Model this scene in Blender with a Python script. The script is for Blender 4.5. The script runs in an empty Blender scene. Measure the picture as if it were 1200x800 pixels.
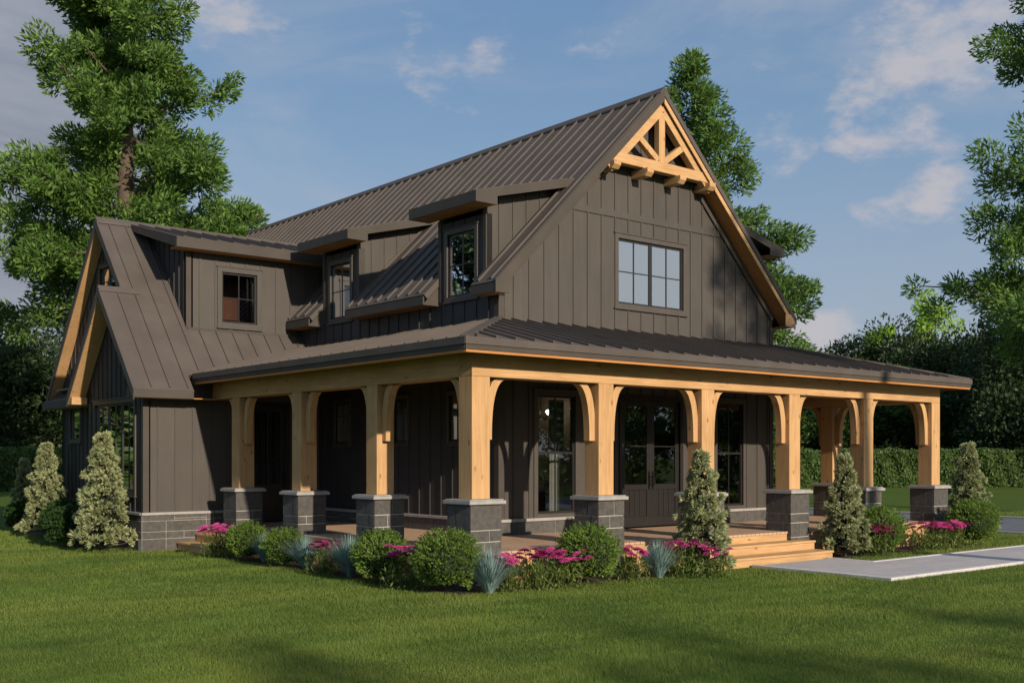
import bpy, bmesh, math, random
import numpy as np
from mathutils import Vector, Matrix
R = math.radians
sc = bpy.context.scene
COL = sc.collection
GZ = -0.36                                   # lawn level (0 is the middle step)
rng = np.random.default_rng(7)
random.seed(7)

# ------------------------------------------------------------------ materials
class NT:
    def __init__(s, name):
        s.m = bpy.data.materials.new(name); s.m.use_nodes = True
        s.t = s.m.node_tree; s.t.nodes.clear()
        s.out = s.t.nodes.new('ShaderNodeOutputMaterial')
    def n(s, typ, **kw):
        nd = s.t.nodes.new(typ)
        for k, v in kw.items():
            if k.startswith('i_'):
                nd.inputs[k[2:].replace('_', ' ')].default_value = v
            else: setattr(nd, k, v)
        return nd
    def l(s, a, b): s.t.links.new(a, b)
    def tc(s, scale=(1, 1, 1), kind='Object', rnd=False):
        c = s.n('ShaderNodeTexCoord'); mp = s.n('ShaderNodeMapping')
        mp.inputs['Scale'].default_value = scale
        s.l(c.outputs[kind], mp.inputs['Vector'])
        if rnd:
            oi = s.n('ShaderNodeObjectInfo'); m = s.n('ShaderNodeMath', operation='MULTIPLY'); m.inputs[1].default_value = 37.0
            s.l(oi.outputs['Random'], m.inputs[0]); cb = s.n('ShaderNodeCombineXYZ')
            for k in range(3): s.l(m.outputs[0], cb.inputs[k])
            s.l(cb.outputs[0], mp.inputs['Location'])
        return mp.outputs[0]
    def noise(s, vec, scale, detail=4, rough=.55, dist=0):
        nz = s.n('ShaderNodeTexNoise'); nz.inputs['Scale'].default_value = scale; nz.inputs['Detail'].default_value = detail
        nz.inputs['Roughness'].default_value = rough; nz.inputs['Distortion'].default_value = dist
        s.l(vec, nz.inputs['Vector']); return nz.outputs['Fac']
    def ramp(s, fac, stops):
        r = s.n('ShaderNodeValToRGB'); e = r.color_ramp.elements
        while len(e) < len(stops): e.new(.5)
        for el, (p, c) in zip(e, stops):
            el.position = p; el.color = (*c, 1) if len(c) == 3 else c
        s.l(fac, r.inputs[0]); return r.outputs[0]
    def mix(s, fac, a, b, mode='MIX'):
        m = s.n('ShaderNodeMix', data_type='RGBA', blend_type=mode)
        for inp, v in ((m.inputs[0], fac), (m.inputs[6], a), (m.inputs[7], b)):
            if isinstance(v, (int, float)): inp.default_value = v
            elif isinstance(v, tuple): inp.default_value = (*v, 1)
            else: s.l(v, inp)
        return m.outputs[2]
    def bsdf(s, col, rough=.6, metal=0, bump=None, bstr=.3, bdist=.01, spec=.5):
        b = s.n('ShaderNodeBsdfPrincipled')
        if isinstance(col, tuple): b.inputs['Base Color'].default_value = (*col, 1)
        else: s.l(col, b.inputs['Base Color'])
        if isinstance(rough, (int, float)): b.inputs['Roughness'].default_value = rough
        else: s.l(rough, b.inputs['Roughness'])
        b.inputs['Metallic'].default_value = metal; b.inputs['Specular IOR Level'].default_value = spec
        if bump is not None:
            bp = s.n('ShaderNodeBump'); bp.inputs['Strength'].default_value = bstr; bp.inputs['Distance'].default_value = bdist
            s.l(bump, bp.inputs['Height']); s.l(bp.outputs[0], b.inputs['Normal'])
        s.l(b.outputs[0], s.out.inputs['Surface']); return b

def scale3(c, k): return tuple(min(1, x*k) for x in c)

def mat_siding(nm='painted_siding', c=(.068, .059, .051)):
    t = NT(nm); v = t.tc((1, 1, .12)); n1 = t.noise(v, 9, 5); n2 = t.noise(t.tc(), 1.1, 4)
    col = t.ramp(n1, [(.3, scale3(c, .86)), (.7, scale3(c, 1.1))])
    col = t.mix(.45, col, t.ramp(n2, [(.3, scale3(c, .72)), (.75, scale3(c, 1.2))]))
    st = t.noise(t.tc((5, 5, .35)), 2.2, 4, .7); col = t.mix(t.ramp(st, [(.55, (0, 0, 0)), (.8, (.35, .35, .35))]), col, scale3(c, 1.5))
    t.bsdf(col, .62, bump=t.noise(v, 60, 3), bstr=.15, bdist=.004); return t.m
def mat_metal(name='roof_metal', c=(.098, .083, .074), rough=.62):
    t = NT(name); v = t.tc(); n = t.noise(v, 1.4, 4)
    col = t.ramp(n, [(.3, scale3(c, .88)), (.7, scale3(c, 1.12))])
    r = t.ramp(t.noise(v, 5, 3), [(.3, (rough-.06,)*3), (.7, (rough+.1,)*3)])
    t.bsdf(col, r, .0, spec=.18, bump=t.noise(v, 2.2, 2), bstr=.12, bdist=.02); return t.m
def mat_wood(name, axis, c0=(.65, .405, .20), c1=(.42, .235, .10)):
    t = NT(name); sc_ = [14, 14, 14]; sc_['xyz'.index(axis)] = .9
    v = t.tc(tuple(sc_), rnd=True); g = t.noise(v, 1.3, 6, .62, 1.2)
    col = t.ramp(g, [(.25, c1), (.5, tuple((a+b)/2 for a, b in zip(c0, c1))), (.72, c0)])
    big = t.noise(t.tc(rnd=True), 1.3, 3)
    f2 = [60, 60, 60]; f2['xyz'.index(axis)] = 1.2
    fine = t.noise(t.tc(tuple(f2), rnd=True), 1.0, 3); col = t.mix(.35, col, t.mix(1, col, t.ramp(fine, [(.35, (.55, .5, .45)), (.6, (1.1, 1.1, 1.1))]), 'MULTIPLY'))
    col = t.mix(.25, col, t.ramp(big, [(.3, scale3(c1, .9)), (.7, scale3(c0, 1.1))]))
    ks = [5, 5, 5]; ks['xyz'.index(axis)] = 2.2
    vo = t.n('ShaderNodeTexVoronoi'); vo.inputs['Scale'].default_value = 1.0
    t.l(t.tc(tuple(ks), rnd=True), vo.inputs['Vector'])
    k = t.ramp(vo.outputs['Distance'], [(.05, (1, 1, 1)), (.15, (0, 0, 0))])
    col = t.mix(t.mix(.8, (0, 0, 0), k), col, (.2, .085, .03))
    t.bsdf(col, .62, bump=g, bstr=.25, bdist=.004, spec=.3); return t.m
def mat_stone():
    t = NT('slate_stone'); geo = t.n('ShaderNodeNewGeometry')
    v = t.tc(rnd=True); n = t.noise(v, 12, 6, .65); nb = t.noise(v, 3.1, 4)
    base = t.ramp(geo.outputs['Random Per Island'], [(0, (.062, .058, .055)), (.5, (.082, .076, .071)), (1, (.108, .100, .092))])
    col = t.mix(.6, base, t.ramp(n, [(.3, (.046, .044, .043)), (.7, (.132, .122, .112))]), 'MIX')
    t.bsdf(col, .75, bump=t.mix(.5, n, nb), bstr=.55, bdist=.02, spec=.3); return t.m
def mat_plain(name, c, rough=.6, var=.15, nscale=6, bump=.2, metal=0, spec=.5):
    t = NT(name); v = t.tc(); n = t.noise(v, nscale, 5)
    t.bsdf(t.ramp(n, [(.3, scale3(c, 1-var)), (.7, scale3(c, 1+var))]), rough, metal, bump=t.noise(v, nscale*5, 3), bstr=bump, bdist=.006, spec=spec); return t.m
def mat_glass(name='window_glass', tint=(.75, .8, .8), refl=(.85, .9, .95), base=.06):
    t = NT(name)
    tr = t.n('ShaderNodeBsdfTransparent'); tr.inputs[0].default_value = (*tint, 1)
    gl = t.n('ShaderNodeBsdfGlossy'); gl.inputs['Roughness'].default_value = .015; gl.inputs[0].default_value = (*refl, 1)
    bp = t.n('ShaderNodeBump'); bp.inputs['Strength'].default_value = .05; bp.inputs['Distance'].default_value = .05
    t.l(t.noise(t.tc(rnd=True), 1.2, 1), bp.inputs['Height']); t.l(bp.outputs[0], gl.inputs['Normal'])
    fr = t.n('ShaderNodeFresnel'); fr.inputs[0].default_value = 1.75
    ad = t.n('ShaderNodeMath', operation='ADD', use_clamp=True); ad.inputs[1].default_value = base
    t.l(fr.outputs[0], ad.inputs[0]); mx = t.n('ShaderNodeMixShader')
    t.l(ad.outputs[0], mx.inputs[0]); t.l(tr.outputs[0], mx.inputs[1]); t.l(gl.outputs[0], mx.inputs[2])
    t.l(mx.outputs[0], t.out.inputs['Surface']); return t.m
def mat_leaf(name, cols, trans=.35, rough=.55, tc=None, spec=.3):
    t = NT(name); geo = t.n('ShaderNodeNewGeometry')
    st = [(i/(len(cols)-1), c) for i, c in enumerate(cols)]
    col = t.ramp(geo.outputs['Random Per Island'], st)
    n = t.noise(t.tc(), 1.6 if name != 'grass_blades' else .55, 2 if name != 'grass_blades' else 7, .55 if name != 'grass_blades' else .68)
    col = t.mix(.45 if name != 'grass_blades' else .65, col, t.ramp(n, [(.35, scale3(cols[0], .8)), (.65, scale3(cols[-1], 1.1))]))
    if name == 'grass_blades':
        shade_stk = t.noise(t.tc((.35, 1.5, 1)), 1.1, 6, .65); col = t.mix(t.ramp(shade_stk, [(.45, (0, 0, 0)), (.68, (.75, .75, .75))]), col, (.050, .098, .018))  # dark streaks: shadows of uneven turf painted into the blade colour
        dry = t.noise(t.tc((.5, .9, 1)), .45, 6, .6); col = t.mix(t.ramp(dry, [(.45, (0, 0, 0)), (.68, (.7, .7, .7))]), col, (.24, .27, .055))
    b = t.bsdf(col, rough, spec=spec)
    tl = t.n('ShaderNodeBsdfTranslucent')
    t.l(t.mix(.5, col, tc or scale3(cols[-1], 1.6)), tl.inputs[0])
    mx = t.n('ShaderNodeMixShader'); mx.inputs[0].default_value = trans
    t.l(b.outputs[0], mx.inputs[1]); t.l(tl.outputs[0], mx.inputs[2]); t.l(mx.outputs[0], t.out.inputs['Surface']); return t.m

M = {}
M['siding'] = mat_siding(); M['siding_shade'] = mat_siding('shaded_siding', (.036, .034, .035)); M['metal'] = mat_metal(); M['trim'] = mat_metal('trim_metal', (.074, .063, .055), .55)  # second siding is a darker, cooler copy with wall shade put into its colour
for a in 'xyz': M['wood_'+a] = mat_wood('pine_'+a, a)
M['soffit'] = mat_wood('soffit_boards', 'x', (.56, .27, .095), (.42, .175, .055))
for a in 'xy': M['deck_'+a] = mat_wood('deck_boards_'+a, a, (.60, .42, .29), (.48, .31, .20))
M['stone'] = mat_stone(); M['mortar'] = mat_plain('mortar', (.46, .44, .41), .9, .1, 20)
M['cap'] = mat_plain('cast_stone', (.33, .315, .30), .8, .12, 9, .3)
M['sash'] = mat_plain('dark_sash', (.022, .020, .019), .35, .1)
M['casing'] = mat_plain('window_casing', (.074, .063, .055), .5, .1)
M['doorpaint'] = mat_plain('door_paint', (.018, .016, .015), .4, .1)
M['glass'] = mat_glass(base=.10); M['glass_sky'] = mat_glass('coated_glass', base=.62); M['inwall'] = mat_plain('interior_plaster', (.20, .16, .125), .8, .08)
M['infloor'] = mat_wood('interior_floor', 'x', (.3, .17, .08), (.22, .12, .05))
M['dark'] = mat_plain('attic_dark', (.05, .03, .022), .8)
M['brass'] = mat_plain('dark_handle', (.03, .025, .02), .3, metal=.7)

# ------------------------------------------------------------------ mesh helpers
class MB:
    def __init__(s): s.v = []; s.f = []
    def add(s, vs, fs):
        o = len(s.v); s.v += [tuple(map(float, p)) for p in vs]; s.f += [tuple(i+o for i in f) for f in fs]; return s
    def box(s, x0, x1, y0, y1, z0, z1):
        return s.add([(x0,y0,z0),(x1,y0,z0),(x1,y1,z0),(x0,y1,z0),(x0,y0,z1),(x1,y0,z1),(x1,y1,z1),(x0,y1,z1)],
                     [(0,3,2,1),(4,5,6,7),(0,1,5,4),(1,2,6,5),(2,3,7,6),(3,0,4,7)])
    def ext(s, pts, vec):
        n = len(pts); vec = np.array(vec, float); q = [np.array(p, float)+vec for p in pts]
        return s.add(list(pts)+q, [tuple(range(n))[::-1], tuple(range(n, 2*n))]+[(i, (i+1) % n, n+(i+1) % n, n+i) for i in range(n)])
    def beam(s, a, b, w, h, up=(0, 0, 1)):
        a = Vector(a); b = Vector(b); d = (b-a).normalized(); sd = d.cross(Vector(up)).normalized(); u = sd.cross(d)
        P = [a+sd*(w/2*i)+u*(h/2*j) for i, j in ((-1,-1),(1,-1),(1,1),(-1,1))]
        return s.ext(P, b-a)
    def tube(s, pts, rad, n=8, cap=True):
        o = len(s.v); pts = [Vector(p) for p in pts]; ref = Vector((0, 0, 1))
        for i, p in enumerate(pts):
            d = (pts[min(i+1, len(pts)-1)]-pts[max(i-1, 0)]).normalized()
            rf = Vector((1, 0, 0)) if abs(d.z) > .9 else ref
            a = d.cross(rf).normalized(); b = d.cross(a)
            for k in range(n):
                t = 2*math.pi*k/n; s.v.append(tuple(p+(a*math.cos(t)+b*math.sin(t))*rad[i]))
        for i in range(len(pts)-1):
            for k in range(n):
                s.f.append((o+i*n+k, o+i*n+(k+1) % n, o+(i+1)*n+(k+1) % n, o+(i+1)*n+k))
        if cap: s.f.append(tuple(o+k for k in range(n))[::-1]); s.f.append(tuple(o+(len(pts)-1)*n+k for k in range(n)))
        return s
    def ball(s, c, r, sx=1, sy=1, sz=1, nu=12, nv=8):
        o = len(s.v)
        for j in range(nv+1):
            t = math.pi*j/nv
            for i in range(nu):
                a = 2*math.pi*i/nu; s.v.append((c[0]+r*sx*math.sin(t)*math.cos(a), c[1]+r*sy*math.sin(t)*math.sin(a), c[2]+r*sz*math.cos(t)))
        for j in range(nv):
            for i in range(nu): s.f.append((o+j*nu+i, o+j*nu+(i+1) % nu, o+(j+1)*nu+(i+1) % nu, o+(j+1)*nu+i))
        return s
    def build(s, name, mat, parent=None, smooth=False, bevel=0, origin=None, recalc=True):
        V = np.array(s.v, float)
        lo, hi = V.min(0), V.max(0)
        og = np.array(origin if origin is not None else ((lo[0]+hi[0])/2, (lo[1]+hi[1])/2, lo[2]), float)
        me = bpy.data.meshes.new(name); me.from_pydata((V-og).tolist(), [], s.f)
        if recalc:
            bm = bmesh.new(); bm.from_mesh(me); bmesh.ops.recalc_face_normals(bm, faces=bm.faces); bm.to_mesh(me); bm.free()
        for mm in (mat if isinstance(mat, (list, tuple)) else [mat]): me.materials.append(mm)
        if smooth: me.shade_smooth()
        o = bpy.data.objects.new(name, me); COL.objects.link(o)
        wl = np.array(parent['_w'] if parent is not None and '_w' in parent else (0, 0, 0), float)
        o.location = og-wl; o['_w'] = list(og)
        if parent is not None: o.parent = parent
        if bevel:
            b = o.modifiers.new('edge', 'BEVEL'); b.width = bevel; b.segments = 2; b.limit_method = 'ANGLE'
        return o

def tag(o, label=None, cat=None, group=None, kind=None):
    if label: o['label'] = label
    if cat: o['category'] = cat
    if group: o['group'] = group
    if kind: o['kind'] = kind
    return o
def thing(name, label, cat, loc=(0, 0, 0), group=None, rz=0, s=1):
    o = bpy.data.objects.new(name, None); COL.objects.link(o); o.location = loc; o.rotation_euler = (0, 0, rz); o.scale = (s,)*3
    o.empty_display_size = .3; o['_w'] = list(loc)
    return tag(o, label, cat, group)
def copy_tree(o, parent=None):
    c = o.copy(); COL.objects.link(c); c.parent = parent
    for ch in list(o.children): copy_tree(ch, c)
    return c

# ------------------------------------------------------------------ structure: ground, drive, paths
def sheet(name, pts, z, mat, kind='structure'):
    mb = MB(); mb.add([(x, y, z) for x, y in pts], [tuple(range(len(pts)))])
    o = mb.build(name, mat, None); tag(o, kind=kind); return o
def mat_lawn():
    t = NT('lawn_ground'); v = t.tc(); big = t.noise(v, .16, 5, .6); mid = t.noise(v, 1.3, 4); fine = t.noise(v, 30, 4, .7)
    c = t.ramp(big, [(.3, (.075, .135, .020)), (.55, (.11, .175, .026)), (.75, (.15, .20, .034))])
    c = t.mix(.4, c, t.ramp(mid, [(.3, (.042, .078, .010)), (.7, (.098, .140, .018))]))
    shade_stk = t.noise(t.tc((.35, 1.5, 1)), 1.1, 6, .65); c = t.mix(t.ramp(shade_stk, [(.45, (0, 0, 0)), (.7, (.6, .6, .6))]), c, (.030, .060, .012))  # ground gets the same painted ridge shadows as the blades
    c = t.mix(.45, c, t.ramp(fine, [(.3, (.030, .056, .006)), (.7, (.12, .17, .026))]))
    t.bsdf(c, .9, bump=fine, bstr=.8, bdist=.04, spec=.1); return t.m
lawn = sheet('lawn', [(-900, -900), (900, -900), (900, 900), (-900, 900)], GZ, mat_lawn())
def mat_path():
    t = NT('paving'); v = t.tc()
    br = t.n('ShaderNodeTexBrick'); br.inputs['Scale'].default_value = 1.0; br.offset = .5
    br.inputs['Brick Width'].default_value = .6; br.inputs['Row Height'].default_value = .3; br.inputs['Mortar Size'].default_value = .008
    br.inputs['Color1'].default_value = (.41, .385, .395, 1); br.inputs['Color2'].default_value = (.49, .46, .47, 1); br.inputs['Mortar'].default_value = (.30, .27, .27, 1)
    t.l(v, br.inputs['Vector']); c = t.mix(.4, br.outputs['Color'], t.ramp(t.noise(v, 6, 5), [(.3, (.36, .34, .345)), (.7, (.54, .51, .52))]))
    t.bsdf(c, .85, bump=br.outputs['Fac'], bstr=-.2, bdist=.01); return t.m
PM = mat_path(); EM = mat_plain('path_edging', (.56, .54, .53), .8, .1, 8)
def slab(name, pts, z0, z1, mat):
    o = MB().ext([(x, y, z0) for x, y in pts], (0, 0, z1-z0)).build(name, mat, None, bevel=.01); tag(o, kind='structure'); return o
slab('path', [(6.08, -1.0), (6.08, -3.75), (18.7, -3.75), (18.7, -2.02), (8.33, -2.02), (8.33, -1.0)], GZ-.05, GZ+.045, PM)
e = MB()
for x0, x1, y0, y1 in ((5.96, 6.08, -3.87, -.92), (6.08, 18.7, -3.87, -3.75), (8.33, 18.7, -2.02, -1.9), (8.33, 8.45, -1.9, -.92)):
    e.box(x0, x1, y0, y1, GZ-.05, GZ+.055)
tag(e.build('path_edge', EM, None, bevel=.01), kind='structure')
t_ = NT('asphalt'); v_ = t_.tc()
t_.bsdf(t_.ramp(t_.noise(v_, 3, 6), [(.3, (.115, .12, .135)), (.7, (.16, .165, .18))]), .8, bump=t_.noise(v_, 90, 3), bstr=.5, bdist=.01)
slab('driveway', [(18.82, -60), (25.6, -60), (25.6, 60), (18.82, 60)], GZ-.05, GZ+.03, t_.m)
slab('driveway_kerb', [(25.6, -60), (25.9, -60), (25.9, 60), (25.6, 60)], GZ-.05, GZ+.09, M['cap'])
slab('driveway_kerb', [(18.7, -1.9), (18.82, -1.9), (18.82, 60), (18.7, 60)], GZ-.05, GZ+.06, M['cap'])
MU = mat_plain('mulch', (.035, .022, .014), .95, .5, 30, 1.0)
slab('planting_bed', [(-.95, -.85), (4.9, -1.2), (4.9, -.1), (-.15, -.1), (-.15, 7.6), (-.9, 7.6)], GZ-.05, GZ+.012, MU)
slab('planting_bed', [(8.85, -1.0), (14.5, -1.0), (14.5, -.1), (8.85, -.1)], GZ-.05, GZ+.012, MU)
slab('planting_bed', [(-2.4, 10.2), (-1.72, 10.2), (-1.3, 13.4), (-1.15, 19), (-1.9, 19), (-2.5, 13.5)], GZ-.05, GZ+.012, MU)

# ------------------------------------------------------------------ the house
HL = (7.1, 10.0, GZ)
house = thing('farmhouse', 'dark brown board and batten farmhouse with a steep metal roof and timber wrap-around porch', 'house', HL)

def mp(ax, c, s):
    if ax == 'y': return lambda u, d, z: (u, c+s*d, z)
    return lambda u, d, z: (c+s*d, u, z)
def fnc(v): return v if callable(v) else (lambda u: v)
def wall(ax, c, s, u0, u1, zb, zt, holes=(), kinks=(), batt=.405, b0=None, th=.15, name='wall', mat=None, parent=None, margin=.09, bands=(), topboard=0):
    P = mp(ax, c, s); zb = fnc(zb); zt = fnc(zt); mb = MB()
    cuts = sorted(set([u0, u1]+[k for k in kinks if u0 < k < u1]+[h[i] for h in holes for i in (0, 1) if u0 < h[i] < u1]))
    def seg(a, b, za, zb_, zc, zd):
        pts = [P(a, 0, za), P(b, 0, zb_), P(b, 0, zc), P(a, 0, zd)]
        o = np.array(P(0, -th, 0))-np.array(P(0, 0, 0))
        mb.ext(pts, o)
    for a, b in zip(cuts, cuts[1:]):
        if b-a < 1e-4: continue
        m = (a+b)/2; hs = sorted([h for h in holes if h[0] <= m <= h[1]], key=lambda h: h[2])
        la, lb = zb(a+1e-6), zb(b-1e-6)
        for h in hs:
            if h[2] > max(la, lb)+.005: seg(a, b, la, lb, h[2], h[2])
            la = lb = h[3]
        ta, tb = zt(a+1e-6), zt(b-1e-6)
        if max(ta-la, tb-lb) > .01: seg(a, b, la, lb, max(tb, lb+.001), max(ta, la+.001))
    # battens
    u = (b0 if b0 is not None else u0+batt/2)
    while u < u1-.03:
        if u > u0+.03:
            lo, hi = zb(u), zt(u); ranges = [(lo, hi)]
            for h in holes:
                if h[0]-margin < u < h[1]+margin:
                    ranges = [r for (x, y) in ranges for r in ((x, min(y, h[2]-margin)), (max(x, h[3]+margin), y)) if r[1]-r[0] > .05]
            for x, y in ranges:
                if y-x > .06:
                    w = .019; pts = [P(u-w, 0, x), P(u+w, 0, x), P(u+w, 0, y), P(u-w, 0, y)]
                    mb.ext(pts, np.array(P(0, .019, 0))-np.array(P(0, 0, 0)))
        u += batt
    for (a, b, z0, z1) in bands:
        mb.ext([P(a, 0, z0), P(b, 0, z0), P(b, 0, z1), P(a, 0, z1)], np.array(P(0, .025, 0))-np.array(P(0, 0, 0)))
    return mb.build(name, mat or M['siding_shade' if (ax == 'x' and s < 0) else 'siding'], parent or house)  # left-facing walls take the siding copy that has shade painted in

def window(ax, c, s, u0, u1, z0, z1, units=1, nu=2, nz=2, cw=.085, name='window', casing=None, split=False, deep=.05, zs=None, label=None):
    """casing mesh > sash (frame and muntins) and pane"""
    P = mp(ax, c, s); mb = MB()
    def bx(m, a, b, za, zb_, d0, d1):
        p = P(a, d0, za); q = P(b, d1, zb_)
        m.box(min(p[0], q[0]), max(p[0], q[0]), min(p[1], q[1]), max(p[1], q[1]), za, zb_)
    bx(mb, u0-cw, u0, z0-cw, z1+cw, -.02, .032); bx(mb, u1, u1+cw, z0-cw, z1+cw, -.02, .032)
    bx(mb, u0, u1, z1, z1+cw, -.02, .032); bx(mb, u0-.0, u1+.0, z0-cw, z0, -.02, .032)
    bx(mb, u0-cw-.03, u1+cw+.03, z1+cw, z1+cw+.025, -.02, .05)
    bx(mb, u0-cw-.03, u1+cw+.03, z0-cw-.03, z0-cw, -.02, .055)
    w = mb.build(name, casing or M['casing'], house, bevel=.004)
    if label: w['label'] = label
    sa = MB(); f = .045; uw = (u1-u0)/units
    for k in range(units):
        a, b = u0+k*uw, u0+(k+1)*uw
        bx(sa, a, a+f, z0, z1, -.07, -.02); bx(sa, b-f, b, z0, z1, -.07, -.02)
        bx(sa, a+f, b-f, z0, z0+f, -.07, -.02); bx(sa, a+f, b-f, z1-f, z1, -.07, -.02)
        for i in range(1, nu):
            x = a+(b-a)*i/nu; bx(sa, x-.010, x+.010, z0+f, z1-f, -.052, -.026)
        for z in (zs or [z0+(z1-z0)*j/nz for j in range(1, nz)]):
            t = .022 if split else .010
            bx(sa, a+f, b-f, z-t, z+t, -.0525, -.0255)
    sa.build('sash', M['sash'], w)
    g = MB(); q0 = P(u0+.01, -.042, z0+.01); q1 = P(u1-.01, -.038, z1-.01)
    g.box(min(q0[0], q1[0]), max(q0[0], q1[0]), min(q0[1], q1[1]), max(q0[1], q1[1]), z0+.01, z1-.01)
    # single-sheet glass
    gg = MB(); gg.add([P(u0+.01, -.04, z0+.01), P(u1-.01, -.04, z0+.01), P(u1-.01, -.04, z1-.01), P(u0+.01, -.04, z1-.01)], [(0, 1, 2, 3)])
    gg.build('pane', M['glass_sky' if (z0 > 4.9 and ax == 'y' and c < 5) else 'glass'], w, recalc=False)
    return w

# roof slab from a planar polygon (top surface), seams along the fall line
def clip_line(poly2, x):
    """intersections of vertical line u=x with 2D polygon -> sorted pairs of v"""
    ys = []
    for (a, b), (c, d) in zip(poly2, poly2[1:]+poly2[:1]):
        if (a <= x < c) or (c <= x < a): ys.append(b+(d-b)*(x-a)/(c-a))
    ys.sort(); return list(zip(ys[::2], ys[1::2]))
def roof(name, poly, zf, run, fall, th=.12, spacing=.42, off=.1, trim_eave=.0, mat=None, seam_h=.04, parent=None, end_gap=.06):
    """poly: (x,y) plan points; zf(x,y) top height; run: axis along which seams are spaced ('x'/'y'), fall: unit normal-ish"""
    mb = MB(); top = [(x, y, zf(x, y)) for x, y in poly]
    p0, p1, p2 = [Vector((x, y, zf(x, y))) for x, y in ((0, 0), (1, 0), (0, 1))]
    nrm = (p1-p0).cross(p2-p0).normalized()
    mb.ext(top, tuple(-nrm*th))
    i = 0 if run == 'x' else 1
    p2d = [((p[0], p[1]) if run == 'x' else (p[1], p[0])) for p in poly]
    us = [p[0] for p in p2d]; u = min(us)+off
    while u < max(us)-.02:
        for v0, v1 in clip_line(p2d, u):
            if v1-v0 < .12: continue
            a, b = v0+end_gap*.3, v1-end_gap*.3
            A = (u, a) if run == 'x' else (a, u); B = (u, b) if run == 'x' else (b, u)
            za, zb_ = zf(*A), zf(*B)
            if za < zb_:   # gap at low end
                k = end_gap/(math.hypot(v1-v0, zb_-za)); a = a+(b-a)*k
            else:
                k = end_gap/(math.hypot(v1-v0, zb_-za)); b = b-(b-a)*k
            A = (u, a) if run == 'x' else (a, u); B = (u, b) if run == 'x' else (b, u)
            P_ = Vector((*A, zf(*A))); Q_ = Vector((*B, zf(*B))); w = .012
            sd = Vector((w, 0, 0)) if run == 'x' else Vector((0, w, 0))
            mb.ext([P_-sd-nrm*.005, P_+sd-nrm*.005, P_+sd+nrm*seam_h, P_-sd+nrm*seam_h], tuple(Q_-P_))
        u += spacing
    return mb.build(name, mat or M['metal'], parent or house)

# --- stone work
def stone_face(mb, P, u0, u1, z0, z1, rows, seed, proud=.012):
    r = random.Random(seed); z = z0; g = .005
    for hgt in rows:
        zt = min(z+hgt, z1)
        if zt-z < .04: break
        u = u0
        while u < u1-.02:
            w = r.choice((.42, .55, .75, .95)); ue = u+w
            if ue > u1-.15: ue = u1
            if hgt > .22 and r.random() < .3 and ue-u > .3:
                zm = z+(zt-z)*r.choice((.4, .55)); parts = ((z, zm), (zm, zt))
            else: parts = ((z, zt),)
            for a, b in parts:
                d = proud*r.uniform(.7, 1.2)
                mb.ext([P(u+g, -.01, a+g), P(ue-g, -.01, a+g), P(ue-g, -.01, b-g), P(u+g, -.01, b-g)], np.array(P(0, d+.01, 0))-np.array(P(0, 0, 0)))
            u = ue
        z = zt
def stone_base(ax, c, s, u0, u1, z0, z1, seed, capw=.05, th=.16, cap=True):
    P = mp(ax, c, s)
    def bx(m, a, b, za, zb_, d0, d1):
        p = P(a, d0, za); q = P(b, d1, zb_)
        return m.box(min(p[0], q[0]), max(p[0], q[0]), min(p[1], q[1]), max(p[1], q[1]), za, zb_)
    core = bx(MB(), u0, u1, z0, z1, -th, .05).build('foundation_wall', M['mortar'], house)
    st = MB(); Pf = mp(ax, c+s*.05, s); stone_face(st, Pf, u0, u1, z0, z1, (.27, .16, .24, .3), seed)
    st.build('stone_facing', M['stone'], core, bevel=.004)
    if cap: bx(MB(), u0-.02, u1+.02, z1, z1+.06, -th+.01, .095).build('stone_ledge', M['cap'], core, bevel=.006)

MID = 7.125; MS = .983
def zmain(x): return 5.13+MS*(x-2.4) if x < MID else 5.13+MS*(14.25-x-2.4)
YF = 2.8; YB = 22.0; XL = 2.8; XR = 11.45

# main front (gable) wall : window 1, french door, window 3, gable window
Hf = [(3.80, 4.84, .58, 3.0), (6.22, 8.08, .19, 2.98), (9.36, 10.32, .58, 3.0), (6.10, 8.19, 5.06, 6.47)]
gt = lambda x: zmain(x)-.20
wall('y', YF, -1, XL, XR, lambda u: .19 if 6.22 <= u <= 8.08 else .5, gt, Hf, kinks=(6.22, 8.08, MID), b0=XL+.38, batt=.405,
     bands=((XL+2.0, XR-2.0, 6.9, 7.04),), name='gable_wall')
# frieze boards following the rake on the right and left of the gable, corner boards
rb = MB()
for sx in (-1, 1):
    a = (MID+sx*4.3, YF-.03, zmain(MID+sx*4.3)-.42); b = (MID, YF-.03, zmain(MID)-.42)
    MB().beam(a, b, .05, .14, up=(0, 0, 1)).build('frieze_board', M['trim'], house)
cb = MB()
def ell(x, y, sx, sy, w, z0, z1, t=.026):   # L-shaped board wrapped round an outer wall corner
    P_ = [(x+sx*t, y+sy*t), (x-sx*w, y+sy*t), (x-sx*w, y), (x, y), (x, y-sy*w), (x+sx*t, y-sy*w)]
    MB().ext([(*p, z0) for p in P_], (0, 0, z1-z0)).build('corner_board', M['trim'], house)
ell(XL, YF, -1, -1, .12, .5, 4.92); ell(XR, YF, 1, -1, .12, .5, 4.92)
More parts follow.
